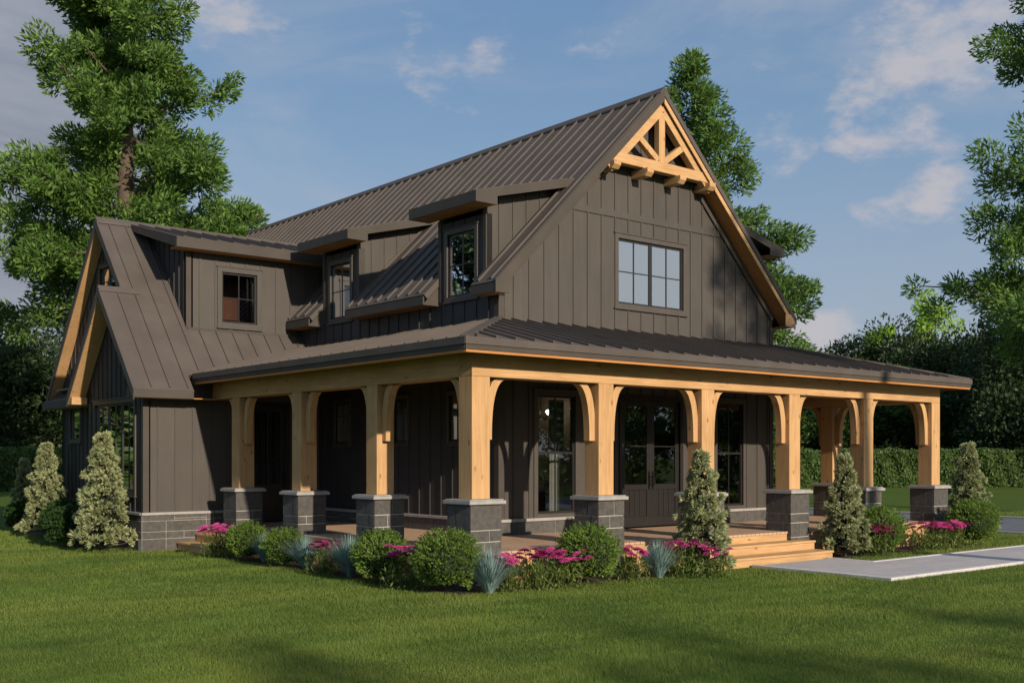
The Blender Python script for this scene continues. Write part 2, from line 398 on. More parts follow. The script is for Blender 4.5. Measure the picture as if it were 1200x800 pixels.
# left main wall with the wall dormers
D1 = (3.2, 4.8); D2 = (8.0, 9.65)
def lt(u): return 6.62 if (D1[0] <= u <= D1[1] or D2[0] <= u <= D2[1]) else 5.32
Hl = [(3.56, 4.5, 5.06, 6.36), (8.4, 9.3, 5.06, 6.36), (3.97, 4.45, 2.06, 3.02), (6.0, 6.51, 2.06, 3.02), (8.44, 9.09, 2.06, 3.02)]
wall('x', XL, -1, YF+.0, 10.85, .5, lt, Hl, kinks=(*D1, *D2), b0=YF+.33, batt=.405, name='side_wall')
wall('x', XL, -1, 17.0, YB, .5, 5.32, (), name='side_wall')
wall('x', XR, 1, YF, YB, .5, 5.32, ((5.2, 6.4, .9, 3.0), (9, 10.2, .9, 3.0)), name='side_wall')
wall('y', YB, 1, XL, XR, .5, gt, (), kinks=(MID,), name='gable_wall')
for a, b, z0, z1 in ((5.2, 6.4, .9, 3.0), (9, 10.2, .9, 3.0)): window('x', XR, 1, a, b, z0, z1, split=True)
stone_base('y', YF, -1, XL-.05, 6.12, .18, .44, 3); stone_base('y', YF, -1, 8.18, XR+.05, .18, .44, 4)
stone_base('x', XL, -1, YF, 9.85, .18, .44, 5); stone_base('x', XR, 1, YF, YB, GZ, .44, 6)
stone_base('x', XL, -1, 16.9, YB, GZ, .44, 8)

# windows
window('y', YF, -1, 3.80, 4.84, .58, 3.0, 1, 2, 2, .1, split=True, zs=[1.82])
window('y', YF, -1, 9.36, 10.32, .58, 3.0, 1, 2, 2, .1, split=True, zs=[1.82])
window('y', YF, -1, 6.10, 8.19, 5.06, 6.47, 2, 2, 2, .1, label='wide double window with eight panes high in the front gable')
for a, b in ((3.56, 4.5), (8.4, 9.3)): window('x', XL, -1, a, b, 5.06, 6.36, 1, 2, 2, .1, casing=M['casing'])
for a, b in ((3.97, 4.45), (6.0, 6.51), (8.44, 9.09)): window('x', XL, -1, a, b, 2.06, 3.02, 1, 2, 2, .06, zs=[2.7])

# french door
def door_leaf(ax, c, s, u0, u1, z0, z1, glass_z, nu, zs, parent, handle_side, panels=True):
    P = mp(ax, c, s); mb = MB()
    def bx(m, a, b, za, zb_, d0, d1):
        p = P(a, d0, za); q = P(b, d1, zb_)
        return m.box(min(p[0], q[0]), max(p[0], q[0]), min(p[1], q[1]), max(p[1], q[1]), za, zb_)
    st = .11
    bx(mb, u0, u0+st, z0, z1, -.07, -.02); bx(mb, u1-st, u1, z0, z1, -.07, -.02)
    bx(mb, u0+st, u1-st, z1-.12, z1, -.07, -.02); bx(mb, u0+st, u1-st, glass_z-.12, glass_z, -.07, -.02)
    bx(mb, u0+st, u1-st, z0, z0+.22, -.07, -.02); bx(mb, u0+st, u1-st, z0+.22, glass_z-.12, -.06, -.045)
    m = (u0+u1)/2
    for q in (m-.16, m, m+.16): bx(mb, q-.022, q+.022, z0+.22, glass_z-.12, -.045, -.03)
    for i in range(1, nu):
        x = u0+st+(u1-u0-2*st)*i/nu; bx(mb, x-.011, x+.011, glass_z, z1-.12, -.06, -.03)
    for z in zs: bx(mb, u0+st, u1-st, z-.012, z+.012, -.0605, -.0295)
    d = mb.build('door', M['doorpaint'], parent, bevel=.003)
    g = MB(); g.add([P(u0+st, -.045, glass_z), P(u1-st, -.045, glass_z), P(u1-st, -.045, z1-.12), P(u0+st, -.045, z1-.12)], [(0, 1, 2, 3)])
    g.build('pane', M['glass'], d, recalc=False)
    h = MB(); hx = u1-.055 if handle_side > 0 else u0+.055
    bx(h, hx-.022, hx+.022, 1.02, 1.42, -.02, -.006)
    h.tube([P(hx, -.01, 1.1), P(hx, .05, 1.12), P(hx, .055, 1.28), P(hx, -.01, 1.32)], [.011]*4, 8)
    h.build('handle', M['brass'], d)
    return d
def door_frame(ax, c, s, u0, u1, z0, z1, w):
    P = mp(ax, c, s); mb = MB()
    for a, b, za, zb_ in ((u0-w, u0, z0, z1+w), (u1, u1+w, z0, z1+w), (u0, u1, z1, z1+w)):
        p = P(a, -.08, za); q = P(b, .034, zb_)
        mb.box(min(p[0], q[0]), max(p[0], q[0]), min(p[1], q[1]), max(p[1], q[1]), za, zb_)
    mb.build('door_frame', M['doorpaint'], house, bevel=.004)
door_frame('y', YF, -1, 6.22, 8.08, .19, 2.98, .09)
d_ = door_leaf('y', YF, -1, 6.225, 7.148, .2, 2.975, 1.13, 1, [1.97], house, 1); d_['label'] = 'dark french door leaf on the left, handle at its right edge'
d_ = door_leaf('y', YF, -1, 7.152, 8.075, .2, 2.975, 1.13, 1, [1.97], house, -1); d_['label'] = 'dark french door leaf on the right, handle at its left edge'

# main roof
nL = [(2.4, 2.4), (2.4, D1[0]), (4.7, D1[0]), (4.7, D1[1]), (2.4, D1[1]), (2.4, D2[0]), (4.7, D2[0]), (4.7, D2[1]), (2.4, D2[1]),
      (2.4, 10.85), (3.2, 10.85), (3.2, 17.1), (2.4, 17.1), (2.4, 22.4), (MID, 22.4), (MID, 2.4)]
roof('roof', nL, lambda x, y: 5.13+MS*(x-2.4), 'y', 0, spacing=.41, off=.2, seam_h=.045)
RD = (3.2, 4.8)
nR = [(14.25-x, y) for x, y in nL if y < 5 or y > 22][:5]+[(11.85, 22.4), (MID, 22.4), (MID, 2.4)]
nR = [(11.85, 2.4), (11.85, 3.2), (9.55, 3.2), (9.55, 4.8), (11.85, 4.8), (11.85, 22.4), (MID, 22.4), (MID, 2.4)]
roof('roof', nR, lambda x, y: 5.13+MS*(11.85-x), 'y', 0, spacing=.41, off=.2)
rc = MB(); rz = zmain(MID)
rc.ext([(MID-.14, 2.37, rz-.115), (MID, 2.37, rz+.025), (MID+.14, 2.37, rz-.115), (MID+.14, 2.37, rz-.075), (MID, 2.37, rz+.075), (MID-.14, 2.37, rz-.075)], (0, 20.06, 0))
rc.build('ridge_cap', M['metal'], house)
# rake boards (front) and soffits
def rake(x0, z0, x1, z1, y, depth, th, name, mat, drop=0.0):
    mb = MB(); mb.ext([(x0, y, z0-drop), (x1, y, z1-drop), (x1, y, z1-depth-drop), (x0, y, z0-depth-drop)], (0, th, 0)); return mb.build(name, mat, house)
rake(2.38, 5.14, MID, rz+.02, 2.37, .25, .028, 'rake_board', M['trim'])
rake(14.25-2.38, 5.14, MID, rz+.02, 2.3705, .15, .0275, 'rake_board', M['metal'])
rake(14.25-2.42, 5.14, MID, rz-.02, 2.376, .13, .024, 'rake_trim', M['wood_x'], drop=.15)
for sx in (-1, 1):
    e0, e1 = (2.44, MID) if sx < 0 else (11.81, MID)
    zz = lambda x: zmain(x)-.20
    rake(e0, zz(e0), e1, zz(e1), 2.40, .03, .40, 'rake_soffit', M['soffit'])
# metal edge strip on the left rake
rs = MB(); rs.ext([(2.4, 2.40, 5.17), (MID, 2.40, rz+.045), (MID, 2.40, rz-.0), (2.4, 2.40, 5.12)], (0, .05, 0)); rs.build('rake_trim', M['metal'], house)
# eaves boxes on the left slope between the dormers
def eave(y0, y1, x_out, x_in, sgn=1, mat=M['trim'], endmat=None):
    X = lambda x: x if sgn > 0 else 14.25-x
    mb = MB(); mb.ext([(X(2.385), y0, 5.10), (X(2.385), y0, 4.92), (X(2.42), y0, 4.92), (X(2.42), y0, 5.07)], (0, y1-y0, 0))
    mb.ext([(X(2.42), y0, 4.917), (X(2.80) if y0 > 3 else X(2.74), y0, 4.917), (X(2.80), y0, 5.33), (X(2.42), y0, 4.96)], (0, .03, 0))
    mb.ext([(X(2.42), y1-.03, 4.935), (X(2.80), y1-.03, 4.935), (X(2.80), y1-.03, 5.33), (X(2.42), y1-.03, 4.96)], (0, .03, 0))
    f = mb.build('fascia', mat, house)
    xi = 2.80 if y0 > 3 else 2.70
    so = MB().box(min(X(2.42), X(xi)), max(X(2.42), X(xi)), y0+.031, y1-.031, 4.92, 4.934).build('soffit', M['soffit'], house)
eave(2.40, 3.18, 0, 0); eave(4.82, 7.98, 0, 0); eave(9.67, 10.83, 0, 0); eave(17.1, 22.4, 0, 0)
eave(2.40, 3.18, 0, 0, -1); eave(4.82, 22.4, 0, 0, -1)
MB().box(11.44, 11.83, 2.372, 2.40, 4.92, 5.22).build('eave_return', M['wood_x'], house)

# wall dormers: cheeks and shed roofs
def dormer(y0, y1, sgn=1, front=False):
    X = lambda x: x if sgn > 0 else 14.25-x
    fx, ft, sl = 2.28, 6.93, .25
    zr = lambda x: ft+sl*(x-fx)
    xe = 4.86
    # cheek walls
    for yy, s in ((y0, -1), (y1, 1)):
        if sgn > 0: a, b = XL, xe-.05
        else: a, b = 14.25-xe+.05, 14.25-XL
        g = (lambda x: x) if sgn > 0 else (lambda x: 14.25-x)
        wall('y', yy, s, a, b, lambda u: min(zmain(g(u))-.02, zr(g(u))-.19), lambda u: zr(g(u))-.16, (), b0=a+.33 if sgn > 0 else a+.1, batt=.36, th=.1, name='dormer_cheek')
    if front:
        wall('x', 14.25-XL, 1, y0, y1, 5.2, 6.62, (), name='dormer_wall')
    o0, o1 = y0-.34, y1+.34
    pl = [(X(fx), o0), (X(xe), o0), (X(xe), o1), (X(fx), o1)]
    roof('dormer_roof', pl, (lambda x, y: zr(x)) if sgn > 0 else (lambda x, y: zr(14.25-x)), 'y', 0, th=.10, spacing=.41, off=.2)
    mb = MB()
    mb.ext([(X(fx-.02), o0-.02, ft+.01), (X(fx-.02), o0-.02, ft-.21), (X(fx+.01), o0-.02, ft-.21), (X(fx+.01), o0-.02, ft+.015)], (0, o1-o0+.04, 0))
    for yy in (o0-.02, o1-.01):
        mb.ext([(X(fx+.01), yy, ft-.21), (X(2.80), yy, ft-.21), (X(2.80), yy, zr(2.80)-.17), (X(xe), yy, zr(xe)-.17), (X(xe), yy, zr(xe)+.01), (X(fx+.01), yy, ft+.012)], (0, .03, 0))
    mb.build('dormer_fascia', M['trim'], house)
    s_ = MB(); s_.ext([(X(fx+.01), o0+.01, ft-.205), (X(2.795), o0+.01, ft-.205), (X(2.795), o0+.01, ft-.19), (X(fx+.01), o0+.01, ft-.19)], (0, o1-o0-.02, 0))
    s_.build('dormer_soffit', M['soffit'], house)
    for yy in (y0-.02, y1-.08): MB().box(min(X(2.774), X(2.80)), max(X(2.774), X(2.80)), yy, yy+.10, 4.98, 6.7).build('corner_board', M['trim'], house)
dormer(*D1); dormer(*D2); dormer(3.2, 4.8, -1, True)

# gable truss
tr = MB(); ty0, td = 2.44, .17
def tb_(mb, a, b, h):
    (x0, z0), (x1, z1) = a, b; mb.beam((x0, ty0+td/2, z0), (x1, ty0+td/2, z1), td, h, up=(0, 1, 0) if False else (0, 0, 1))
def member(mb, x0, z0, x1, z1, w, y0=ty0, d=td):
    v = Vector((x1-x0, 0, z1-z0)).normalized(); n = Vector((-v.z, 0, v.x))*w/2
    mb.ext([(x0-n.x, y0, z0-n.z), (x1-n.x, y0, z1-n.z), (x1+n.x, y0, z1+n.z), (x0+n.x, y0, z0+n.z)], (0, d, 0))
zt_ = lambda x: zmain(x)-.36
for sx in (-1, 1):
    mb = MB(); x0 = MID+sx*1.62; member(mb, x0, zt_(x0), MID-sx*.02, zt_(MID)-.02, .19, ty0+.004*sx+.004); c = mb.build('truss_chord', M['wood_x'], house, bevel=.006)
mb = MB(); mb.box(MID-1.50, MID+1.50, ty0-.012, ty0+td, 7.98, 8.20); mb.build('truss_tie_beam', M['wood_x'], house, bevel=.008)
mb = MB(); mb.box(MID-.095, MID+.095, ty0+.012, ty0+td-.01, 8.2, zt_(MID)-.1); mb.build('truss_king_post', M['wood_z'], house, bevel=.006)
for sx in (-1, 1):
    mb = MB(); member(mb, MID+sx*.10, 8.24, MID+sx*.70, zt_(MID+sx*.70)-.08, .14, ty0+.02, td-.04); mb.build('truss_brace', M['wood_z'], house, bevel=.006)
for x in (MID-1.52, MID-.52, MID+.52, MID+1.52):
    mb = MB(); w = .10
    mb.ext([(x-w, 2.30, 7.97), (x-w, 2.30, 7.88), (x-w, 2.38, 7.80), (x-w, 2.80, 7.80), (x-w, 2.80, 7.97)], (2*w, 0, 0)); mb.build('truss_corbel', M['wood_y'], house, bevel=.006)

# ------------------------------------------------------------------ wing
WM = 1.1; WE = 9.4; SR = 11.63; BR = 13.4; BE = 17.4
zw = lambda y: 3.2+WM*(y-WE)
zwb = lambda y: 3.2+WM*(BE-y)
zws = lambda y: 3.2+WM*(2*SR-WE-y)
roof('wing_roof', [(-2, WE), (-.64, WE), (-.64, 9.74), (2.8, 10.56), (2.8, 10.84), (-.2, 10.84), (-.2, BR), (-1.45, BR), (-1.45, SR), (-2, SR)], lambda x, y: zw(y), 'x', 0, spacing=.42, off=.40, seam_h=.032)
roof('wing_roof', [(-1.45, BR), (4.6, BR), (4.6, BE), (-1.45, BE)], lambda x, y: zwb(y), 'x', 0, off=.4)
roof('bay_roof', [(-2, SR), (-1.18, SR), (-1.18, 2*SR-WE), (-2, 2*SR-WE)], lambda x, y: zws(y), 'x', 0, off=.4)
rc = MB(); zr_ = zw(BR)
rc.ext([(-1.47, BR-.12, zr_-.10), (-1.47, BR, zr_+.03), (-1.47, BR+.12, zr_-.10), (-1.47, BR+.12, zr_-.06), (-1.47, BR, zr_+.07), (-1.47, BR-.12, zr_-.06)], (6.2, 0, 0))
zs_ = zw(SR)
rc.ext([(-2.02, SR-.1, zs_-.08), (-2.02, SR, zs_+.03), (-2.02, SR+.1, zs_-.08), (-2.02, SR+.1, zs_-.05), (-2.02, SR, zs_+.06), (-2.02, SR-.1, zs_-.05)], (.96, 0, 0))
rc.build('ridge_cap', M['metal'], house)
# rakes (x-facing) + soffits
def rakex(x, ya, za, yb, zb_, depth, th, name, mat, drop=0):
    mb = MB(); mb.ext([(x, ya, za-drop), (x, yb, zb_-drop), (x, yb, zb_-depth-drop), (x, ya, za-depth-drop)], (th, 0, 0)); return mb.build(name, mat, house)
for x, yp, y0, y1, win in ((-2.0, SR, WE, 2*SR-WE, .38), (-1.45, BR, SR+.1, BE, .27)):
    zp = zw(yp)
    rakex(x-.025, y0, zw(y0)+.02, yp, zp+.02, .24, .024, 'rake_board', M['metal'])
    rakex(x-.0245, y1, 3.22, yp, zp+.02, .24, .024, 'rake_board', M['metal'])
    rakex(x, y0+.05, zw(y0+.05)-.185, yp, zp-.185, .03, win, 'rake_soffit', M['wood_y'])
    rakex(x, y1-.05, 3.2+WM*.05-.185, yp, zp-.185, .03, win, 'rake_soffit', M['wood_y'])
# eave of the wing, front side
mb = MB(); mb.box(-2.02, -.66, WE-.02, WE+.012, 3.03, 3.215); mb.box(-2.0, -1.975, WE+.012, 9.9, 3.03, 3.25)
mb.build('fascia', M['trim'], house)
MB().box(-1.97, 0.0, WE+.014, 9.89, 3.03, 3.05).build('soffit', M['soffit'], house)
mb = MB(); mb.box(-1.99, -1.62, 13.55, 13.862, 3.02, 3.20); mb.build('eave_return', M['wood_x'], house)
# walls
wall('y', 9.9, -1, -1.6, 2.8, lambda u: .19 if .98 <= u <= 1.9 else .5, 3.5, ((.98, 1.9, .19, 2.95),), kinks=(.98, 1.9), b0=-1.28, batt=.41, name='wing_wall', margin=.1)
door_frame('y', 9.9, -1, .98, 1.9, .19, 2.95, .09)
d_ = door_leaf('y', 9.9, -1, .985, 1.895, .2, 2.945, 1.08, 2, [1.68, 2.27], house, 1); d_['label'] = 'dark single door with six glass panes facing the side porch'
Hb = [(10.45, 13.02, .95, 2.98)]
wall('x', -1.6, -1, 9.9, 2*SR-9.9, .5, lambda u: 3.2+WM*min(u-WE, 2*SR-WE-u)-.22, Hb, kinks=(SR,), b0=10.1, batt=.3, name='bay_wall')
window('x', -1.6, -1, 10.45, 13.02, .95, 2.98, 3, 2, 2, .1, zs=[2.3], label='large three-part window in the side bay')
wall('y', 2*SR-9.9, 1, -1.6, -1.17, .5, 3.3, (), name='bay_wall')
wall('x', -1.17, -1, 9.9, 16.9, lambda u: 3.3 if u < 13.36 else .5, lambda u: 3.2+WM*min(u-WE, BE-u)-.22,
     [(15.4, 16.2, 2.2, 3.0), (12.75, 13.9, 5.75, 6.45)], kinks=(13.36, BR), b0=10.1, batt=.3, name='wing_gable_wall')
window('x', -1.17, -1, 15.4, 16.2, 2.2, 3.0, 1, 1, 1, .08); window('x', -1.17, -1, 12.75, 13.9, 5.75, 6.45, 2, 1, 2, .08)
wall('y', 16.9, 1, -1.17, 2.8, .5, 3.5, (), name='wing_wall')
ell(-1.6, 9.9, -1, -1, .11, .5, 3.03); ell(-1.6, 13.36, -1, 1, .1, .5, 3.02)
stone_base('y', 9.9, -1, -1.66, 0.02, GZ, .44, 21); stone_base('y', 9.9, -1, .02, .9, .18, .44, 22); stone_base('y', 9.9, -1, 1.98, 2.8, .18, .44, 22)
stone_base('x', -1.6, -1, 9.9, 13.36, GZ, .44, 23); stone_base('x', -1.17, -1, 13.36, 16.9, GZ, .44, 24)
stone_base('y', 16.9, 1, -1.17, 2.8, GZ, .44, 25)
# pent roof on the recessed wall
roof('pent_roof', [(-1.52, 13.5), (-1.15, 13.5), (-1.15, 17.35), (-1.52, 17.35)], lambda x, y: 3.22+.75*(x+1.52), 'y', 0, th=.06, off=.2, spacing=.4)
MB().box(-1.55, -1.52, 13.5, 17.4, 3.02, 3.22).build('fascia', M['metal'], house)
MB().box(-1.52, -1.18, 13.5, 17.35, 3.02, 3.04).build('soffit', M['soffit'], house)
# wing shed dormer
wdz = lambda y: 6.84+.252*(y-10.45)
wall('y', 10.85, -1, -.2, 3.6, lambda u: 4.78, 6.70, [(.68, 1.60, 4.98, 6.20)], b0=.12, batt=.40, name='dormer_wall', margin=.14)
window('y', 10.85, -1, .68, 1.60, 4.98, 6.20, 1, 2, 2, .12, casing=M['siding'])
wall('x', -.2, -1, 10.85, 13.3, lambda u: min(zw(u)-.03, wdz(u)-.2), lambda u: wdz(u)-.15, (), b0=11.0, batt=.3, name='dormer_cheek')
MB().box(-.226, -.1, 10.824, 10.85, 4.78, 6.7).build('corner_board', M['trim'], house)
MB().box(-.2, 2.78, 10.79, 10.85, 4.70, 4.80).build('flashing', M['trim'], house)
roof('dormer_roof', [(-.6, 10.45), (4.9, 10.45), (4.9, BR), (-.6, BR)], lambda x, y: wdz(y), 'x', 0, th=.1, off=.2, seam_h=.04)
mb = MB(); mb.box(-.62, 4.3, 10.42, 10.45, 6.60, 6.845)
mb.ext([(-.625, 10.451, 6.60), (-.625, 13.3, wdz(13.3)-.16), (-.625, 13.3, wdz(13.3)+.01), (-.625, 10.451, 6.845)], (.03, 0, 0))
mb.build('dormer_fascia', M['trim'], house)
MB().box(-.595, 4.2, 10.452, 10.845, 6.60, 6.62).build('dormer_soffit', M['soffit'], house)

# ------------------------------------------------------------------ porch roof
PS = .262; E = -.50; PZ = 3.60; RE = 14.85
# heights measured from the eave line at E
zf_ = lambda x, y: PZ+PS*(y-E)
zl_ = lambda x, y: PZ+PS*(x-E)
zr2 = lambda x, y: PZ+PS*(RE-x)
SB = 9.0
roof('porch_roof', [(E, E), (RE, E), (RE-3.35, E+3.35), (E+3.35, E+3.35)], zf_, 'x', 0, th=.07, spacing=.41, off=.35, end_gap=.16, seam_h=.045)
roof('porch_roof', [(E, E), (E+3.35, E+3.35), (E+3.35, 10.52), (E, 9.7)], zl_, 'y', 0, th=.07, spacing=.41, off=.35, end_gap=.16, seam_h=.04)
roof('porch_roof', [(RE, E), (RE, SB), (RE-3.35, SB), (RE-3.35, E+3.35)], zr2, 'y', 0, th=.07, spacing=.41, off=.35, end_gap=.16, seam_h=.04)
hc = MB()
for (x0, y0, x1, y1) in ((E, E, E+3.35, E+3.35), (RE, E, RE-3.35, E+3.35)):
    a = Vector((x0, y0, PZ+.02)); b = Vector((x1, y1, PZ+PS*3.35+.02)); MB().beam(a, b, .16, .05).build('hip_cap', M['metal'], house)
fs = MB()
fs.box(E-.025, RE+.025, E-.03, E, 3.42, PZ+.008); fs.box(E-.03, E, E, 9.72, 3.42, PZ+.006); fs.box(RE, RE+.03, E, SB, 3.42, PZ+.006)
fs.build('fascia', M['trim'], house)
gu = MB()
gu.box(E-.045, RE+.045, E-.05, E-.032, 3.50, PZ+.02); gu.box(E-.05, E-.032, E-.03, 9.72, 3.50, PZ+.02)
gu.build('drip_edge', M['metal'], house)
MB().box(E-.01, RE+.01, E-.012, E+.03, 3.375, 3.4195).build('eave_trim', M['soffit'], house)
MB().box(E-.012, E+.03, E+.031, 9.7, 3.375, 3.4195).build('eave_trim', M['soffit'], house)
MB().box(RE-.03, RE+.012, E+.031, SB, 3.375, 3.4195).build('eave_trim', M['soffit'], house)
so = MB(); so.box(E, RE, E, YF, 3.42, 3.44); so.box(E, XL, YF, 9.88, 3.4205, 3.4395); so.box(XR, RE, YF, SB, 3.4205, 3.4395)
so.build('porch_soffit', M['soffit'], house)

# beams
PW = .37; BT = 3.42; BB = 3.05
BX1 = 14.37
MB().box(0, BX1, 0, PW, BB, BT).build('porch_beam', M['wood_x'], house, bevel=.01)
MB().box(.002, PW-.002, PW, 9.88, BB, BT).build('porch_beam', M['wood_y'], house, bevel=.01)
MB().box(BX1-PW+.002, BX1-.002, PW, SB-.3, BB, BT).build('porch_beam', M['wood_y'], house, bevel=.01)
MB().box(XR, BX1-PW, SB-.67, SB-.3, BB+.01, BT).build('porch_beam', M['wood_x'], house, bevel=.01)

def bracket(cx, cy, dx, dy, parent):
    """curved knee brace leaving the post in direction (dx,dy)"""
    n = 14; outer, inner = [], []
    for i in range(n+1):
        t = math.pi/2*i/n
        outer.append((.125+.30*(1-math.cos(t))**1.25, -1.02+1.0*math.sin(t)))
        inner.append((0.0+.28*(1-math.cos(t))**1.4-.02*(1-i/n), -1.02+1.03*math.sin(t)))
    poly = outer+inner[::-1]
    w = .075; sx, sy = -dy, dx
    hw = PW/2
    mb = MB(); N = len(poly)
    A = [(cx+dx*(hw+u)-sx*w, cy+dy*(hw+u)-sy*w, BB-.004+min(z, .0)) for u, z in poly]
    # ladder faces instead of one concave n-gon
    B = [(x+2*w*sx, y+2*w*sy, z) for x, y, z in A]; o = len(mb.v); mb.v += A+B
    m = n+1
    for i in range(n):
        a, b, c, d = i, i+1, N-2-i, N-1-i
        mb.f.append((o+a, o+b, o+c, o+d)); mb.f.append((o+N+a, o+N+d, o+N+c, o+N+b))
        mb.f.append((o+a, o+N+a, o+N+b, o+b)); mb.f.append((o+d, o+c, o+N+c, o+N+d))
    mb.f.append((o+0, o+N-1, o+2*N-1, o+N)); mb.f.append((o+n, o+N+n, o+N+n+1, o+n+1))
    return mb.build('bracket', M['wood_z'], parent)

pr_ = random.Random(5)
def post(cx, cy, dirs, seed, zbot=GZ):
    h = PW/2
    p = MB().box(cx-h, cx+h, cy-h, cy+h, 1.05, BB).build('porch_post', M['wood_z'], house, bevel=.012)
    q = .305
    ped = MB().box(cx-q, cx+q, cy-q, cy+q, zbot, .97).build('pedestal_core', M['mortar'], p)
    st = MB(); r = random.Random(seed)
    g = .0075; zc = .97; rows = []
    pat = [(.42, .19, .30, .26, .3), (.28, .22, .40, .26, .3), (.42, .16, .28, .3, .3)][seed % 3]
    for i, hh in enumerate(pat):
        z1 = zc; z0 = max(zbot, zc-hh); zc = z0
        if z1-z0 < .05: break
        P_ = q+.014
        # each course wraps the pedestal: whole, halves, or split
        mode = (seed+i) % 3
        for sd in range(4):
            if hh >= .4 and sd % 2 == 0 and seed % 3 != 1: cuts = [0, 1]
            else: cuts = {0: [0, .3, 1], 1: [0, .62, 1], 2: [0, .45, 1]}[(mode+sd) % 3]
            for a, b in zip(cuts, cuts[1:]):
                u0, u1 = -P_+2*P_*a+(g if a > 0 else 0), -P_+2*P_*b-(g if b < 1 else 0)
                d0, d1 = q-.02, P_+r.uniform(-.003, .003)
                if sd == 0: st.box(cx+u0, cx+u1, cy-d1, cy-d0, z0+g, z1-g)
                if sd == 1: st.box(cx-d1, cx-d0, cy+max(u0, -P_+.035), cy+min(u1, P_-.035), z0+g, z1-g)
                if sd == 2: st.box(cx+u0, cx+u1, cy+d0, cy+d1, z0+g, z1-g)
                if sd == 3: st.box(cx+d0, cx+d1, cy+max(u0, -P_+.035), cy+min(u1, P_-.035), z0+g, z1-g)
    st.build('stone_pedestal', M['stone'], p, bevel=.005)
    c = MB(); w = .375; c.box(cx-w, cx+w, cy-w, cy+w, .97, 1.03); c.box(cx-w+.03, cx+w-.03, cy-w+.03, cy+w-.03, 1.03, 1.05)
    c.build('pedestal_cap', M['cap'], p, bevel=.008)
    for d in dirs: bracket(cx, cy, d[0], d[1], p)
    return p
h = PW/2
FX = [h, 2.84+h, 5.61+h, 8.38+h, 11.12+h, 14.0+h]
for i, x in enumerate(FX):
    if i == 0: dirs = [(1, 0), (0, 1)]
    elif i == 5: dirs = [(-1, 0), (0, 1)]
    else: dirs = [(1, 0), (-1, 0)]
    p_ = post(x, h, dirs, i)
for i, y in enumerate((2.85+h, 5.69+h, 8.49+h)):
    post(h, y, [(0, 1), (0, -1)] if i < 2 else [(0, -1), (0, 1)], i+1)
for i, y in enumerate((2.80+h, 5.6+h, 8.33+h)):
    post(BX1-h, y, [(0, 1), (0, -1)] if i < 2 else [(0, -1)], i+2)

# deck
dk = MB(); x = -.04
while x < 14.38:
    x1 = min(x+.139, 14.41); dk.box(x, x1-.012, -.05, YF-.06, .14, .18); x += .139
dk.build('deck_boards', M['deck_y'], house, bevel=.003)
dk = MB(); y = YF-.055
while y < 9.8:
    dk.box(-.05, XL-.06, y, min(y+.133, 9.84), .1405, .1795); y += .139
dk.build('deck_boards', M['deck_x'], house, bevel=.003)
dk = MB(); y = YF-.055
while y < SB-.35:
    dk.box(XR+.06, 14.42, y, y+.133, .1405, .1795); y += .139
dk.build('deck_boards', M['deck_x'], house, bevel=.003)
rm = MB(); rm.box(-.03, 14.39, -.03, 0.0, -.03, .139); rm.box(-.03, 0, 0, 9.8, -.03, .139); rm.box(14.36, 14.39, 0, SB-.4, -.03, .139)
rm.box(-.028, 14.388, -.028, 0.0, GZ, -.035); rm.box(-.028, 0, 0, 9.8, GZ, -.035); rm.box(14.36, 14.388, 0, SB-.4, GZ, -.035)
rm.build('deck_rim', M['wood_x'], house, bevel=.003)
def steps(x0, x1, y0, y1, ax):
    for k, (z, out) in enumerate(((-.18, .88), (0.0, .44))):
        mb = MB()
        if ax == 'x':   # front steps, going down towards -y
            mb.box(x0, x1, -out, -out+.21, z-.045, z); mb.box(x0, x1, -out+.215, -out+.44, z-.045, z)
            mb.box(x0+.02, x1-.02, -out+.02, -out+.06, GZ, z-.05); mb.box(x0+.02, x0+.06, -out+.06, -.03, GZ, z-.05); mb.box(x1-.06, x1-.02, -out+.06, -.03, GZ, z-.05)
        else:
            mb.box(-out, -out+.21, y0, y1, z-.045, z); mb.box(-out+.215, -out+.44, y0, y1, z-.045, z)
            mb.box(-out+.02, -out+.06, y0+.02, y1-.02, GZ, z-.05); mb.box(-out+.06, -.03, y0+.02, y0+.06, GZ, z-.05)
        mb.build('step', M['wood_x' if ax == 'x' else 'wood_y'], house, bevel=.005)
steps(5.05, 8.68, 0, 0, 'x'); steps(0, 0, 8.0, 9.82, 'y')

# interior
it = MB()
it.box(XL+.17, XR-.17, YF+.17, YB-.17, .08, .17); it.build('interior_floor', M['infloor'], house)
it = MB(); it.box(XL+.17, XR-.17, 7.3, 7.4, .17, 3.3); it.box(6.05, 6.13, YF+.17, 7.3, .17, 3.3); it.box(8.8, 8.88, YF+.17, 7.3, .17, 3.3)
it.build('partition_wall', M['inwall'], house)
it = MB(); it.box(XL+.17, XR-.17, YF+.17, YB-.17, 3.3, 3.4); it.box(-1.4, XL, 10.1, 16.7, 3.5, 3.55); it.build('interior_ceiling', M['inwall'], house)
it = MB(); it.ext([(XL+.2, 6.4, 3.47), (XR-.2, 6.4, 3.47), (XR-.2, 6.4, zmain(XR-.2)-.3), (MID, 6.4, zmain(MID)-.3), (XL+.2, 6.4, zmain(XL+.2)-.3)], (0, .1, 0)); it.box(XL+.17, XR-.17, YF+.2, 6.4, 3.41, 3.46); it.build('loft_partition', M['dark'], house)
it = MB(); it.box(-.1, 2.7, 12.0, 12.1, 3.6, 7.0); it.build('loft_partition', mat_wood('red_cedar_panel', 'z', (.17, .055, .032), (.10, .03, .02)), house)
it = MB(); it.box(-.85, -.8, 12.5, 14.3, 5.3, 6.35); it.build('loft_partition', M['dark'], house)
it = MB(); it.box(-1.4, 2.7, 10.05, 16.7, .08, .17); it.build('interior_floor', M['infloor'], house)
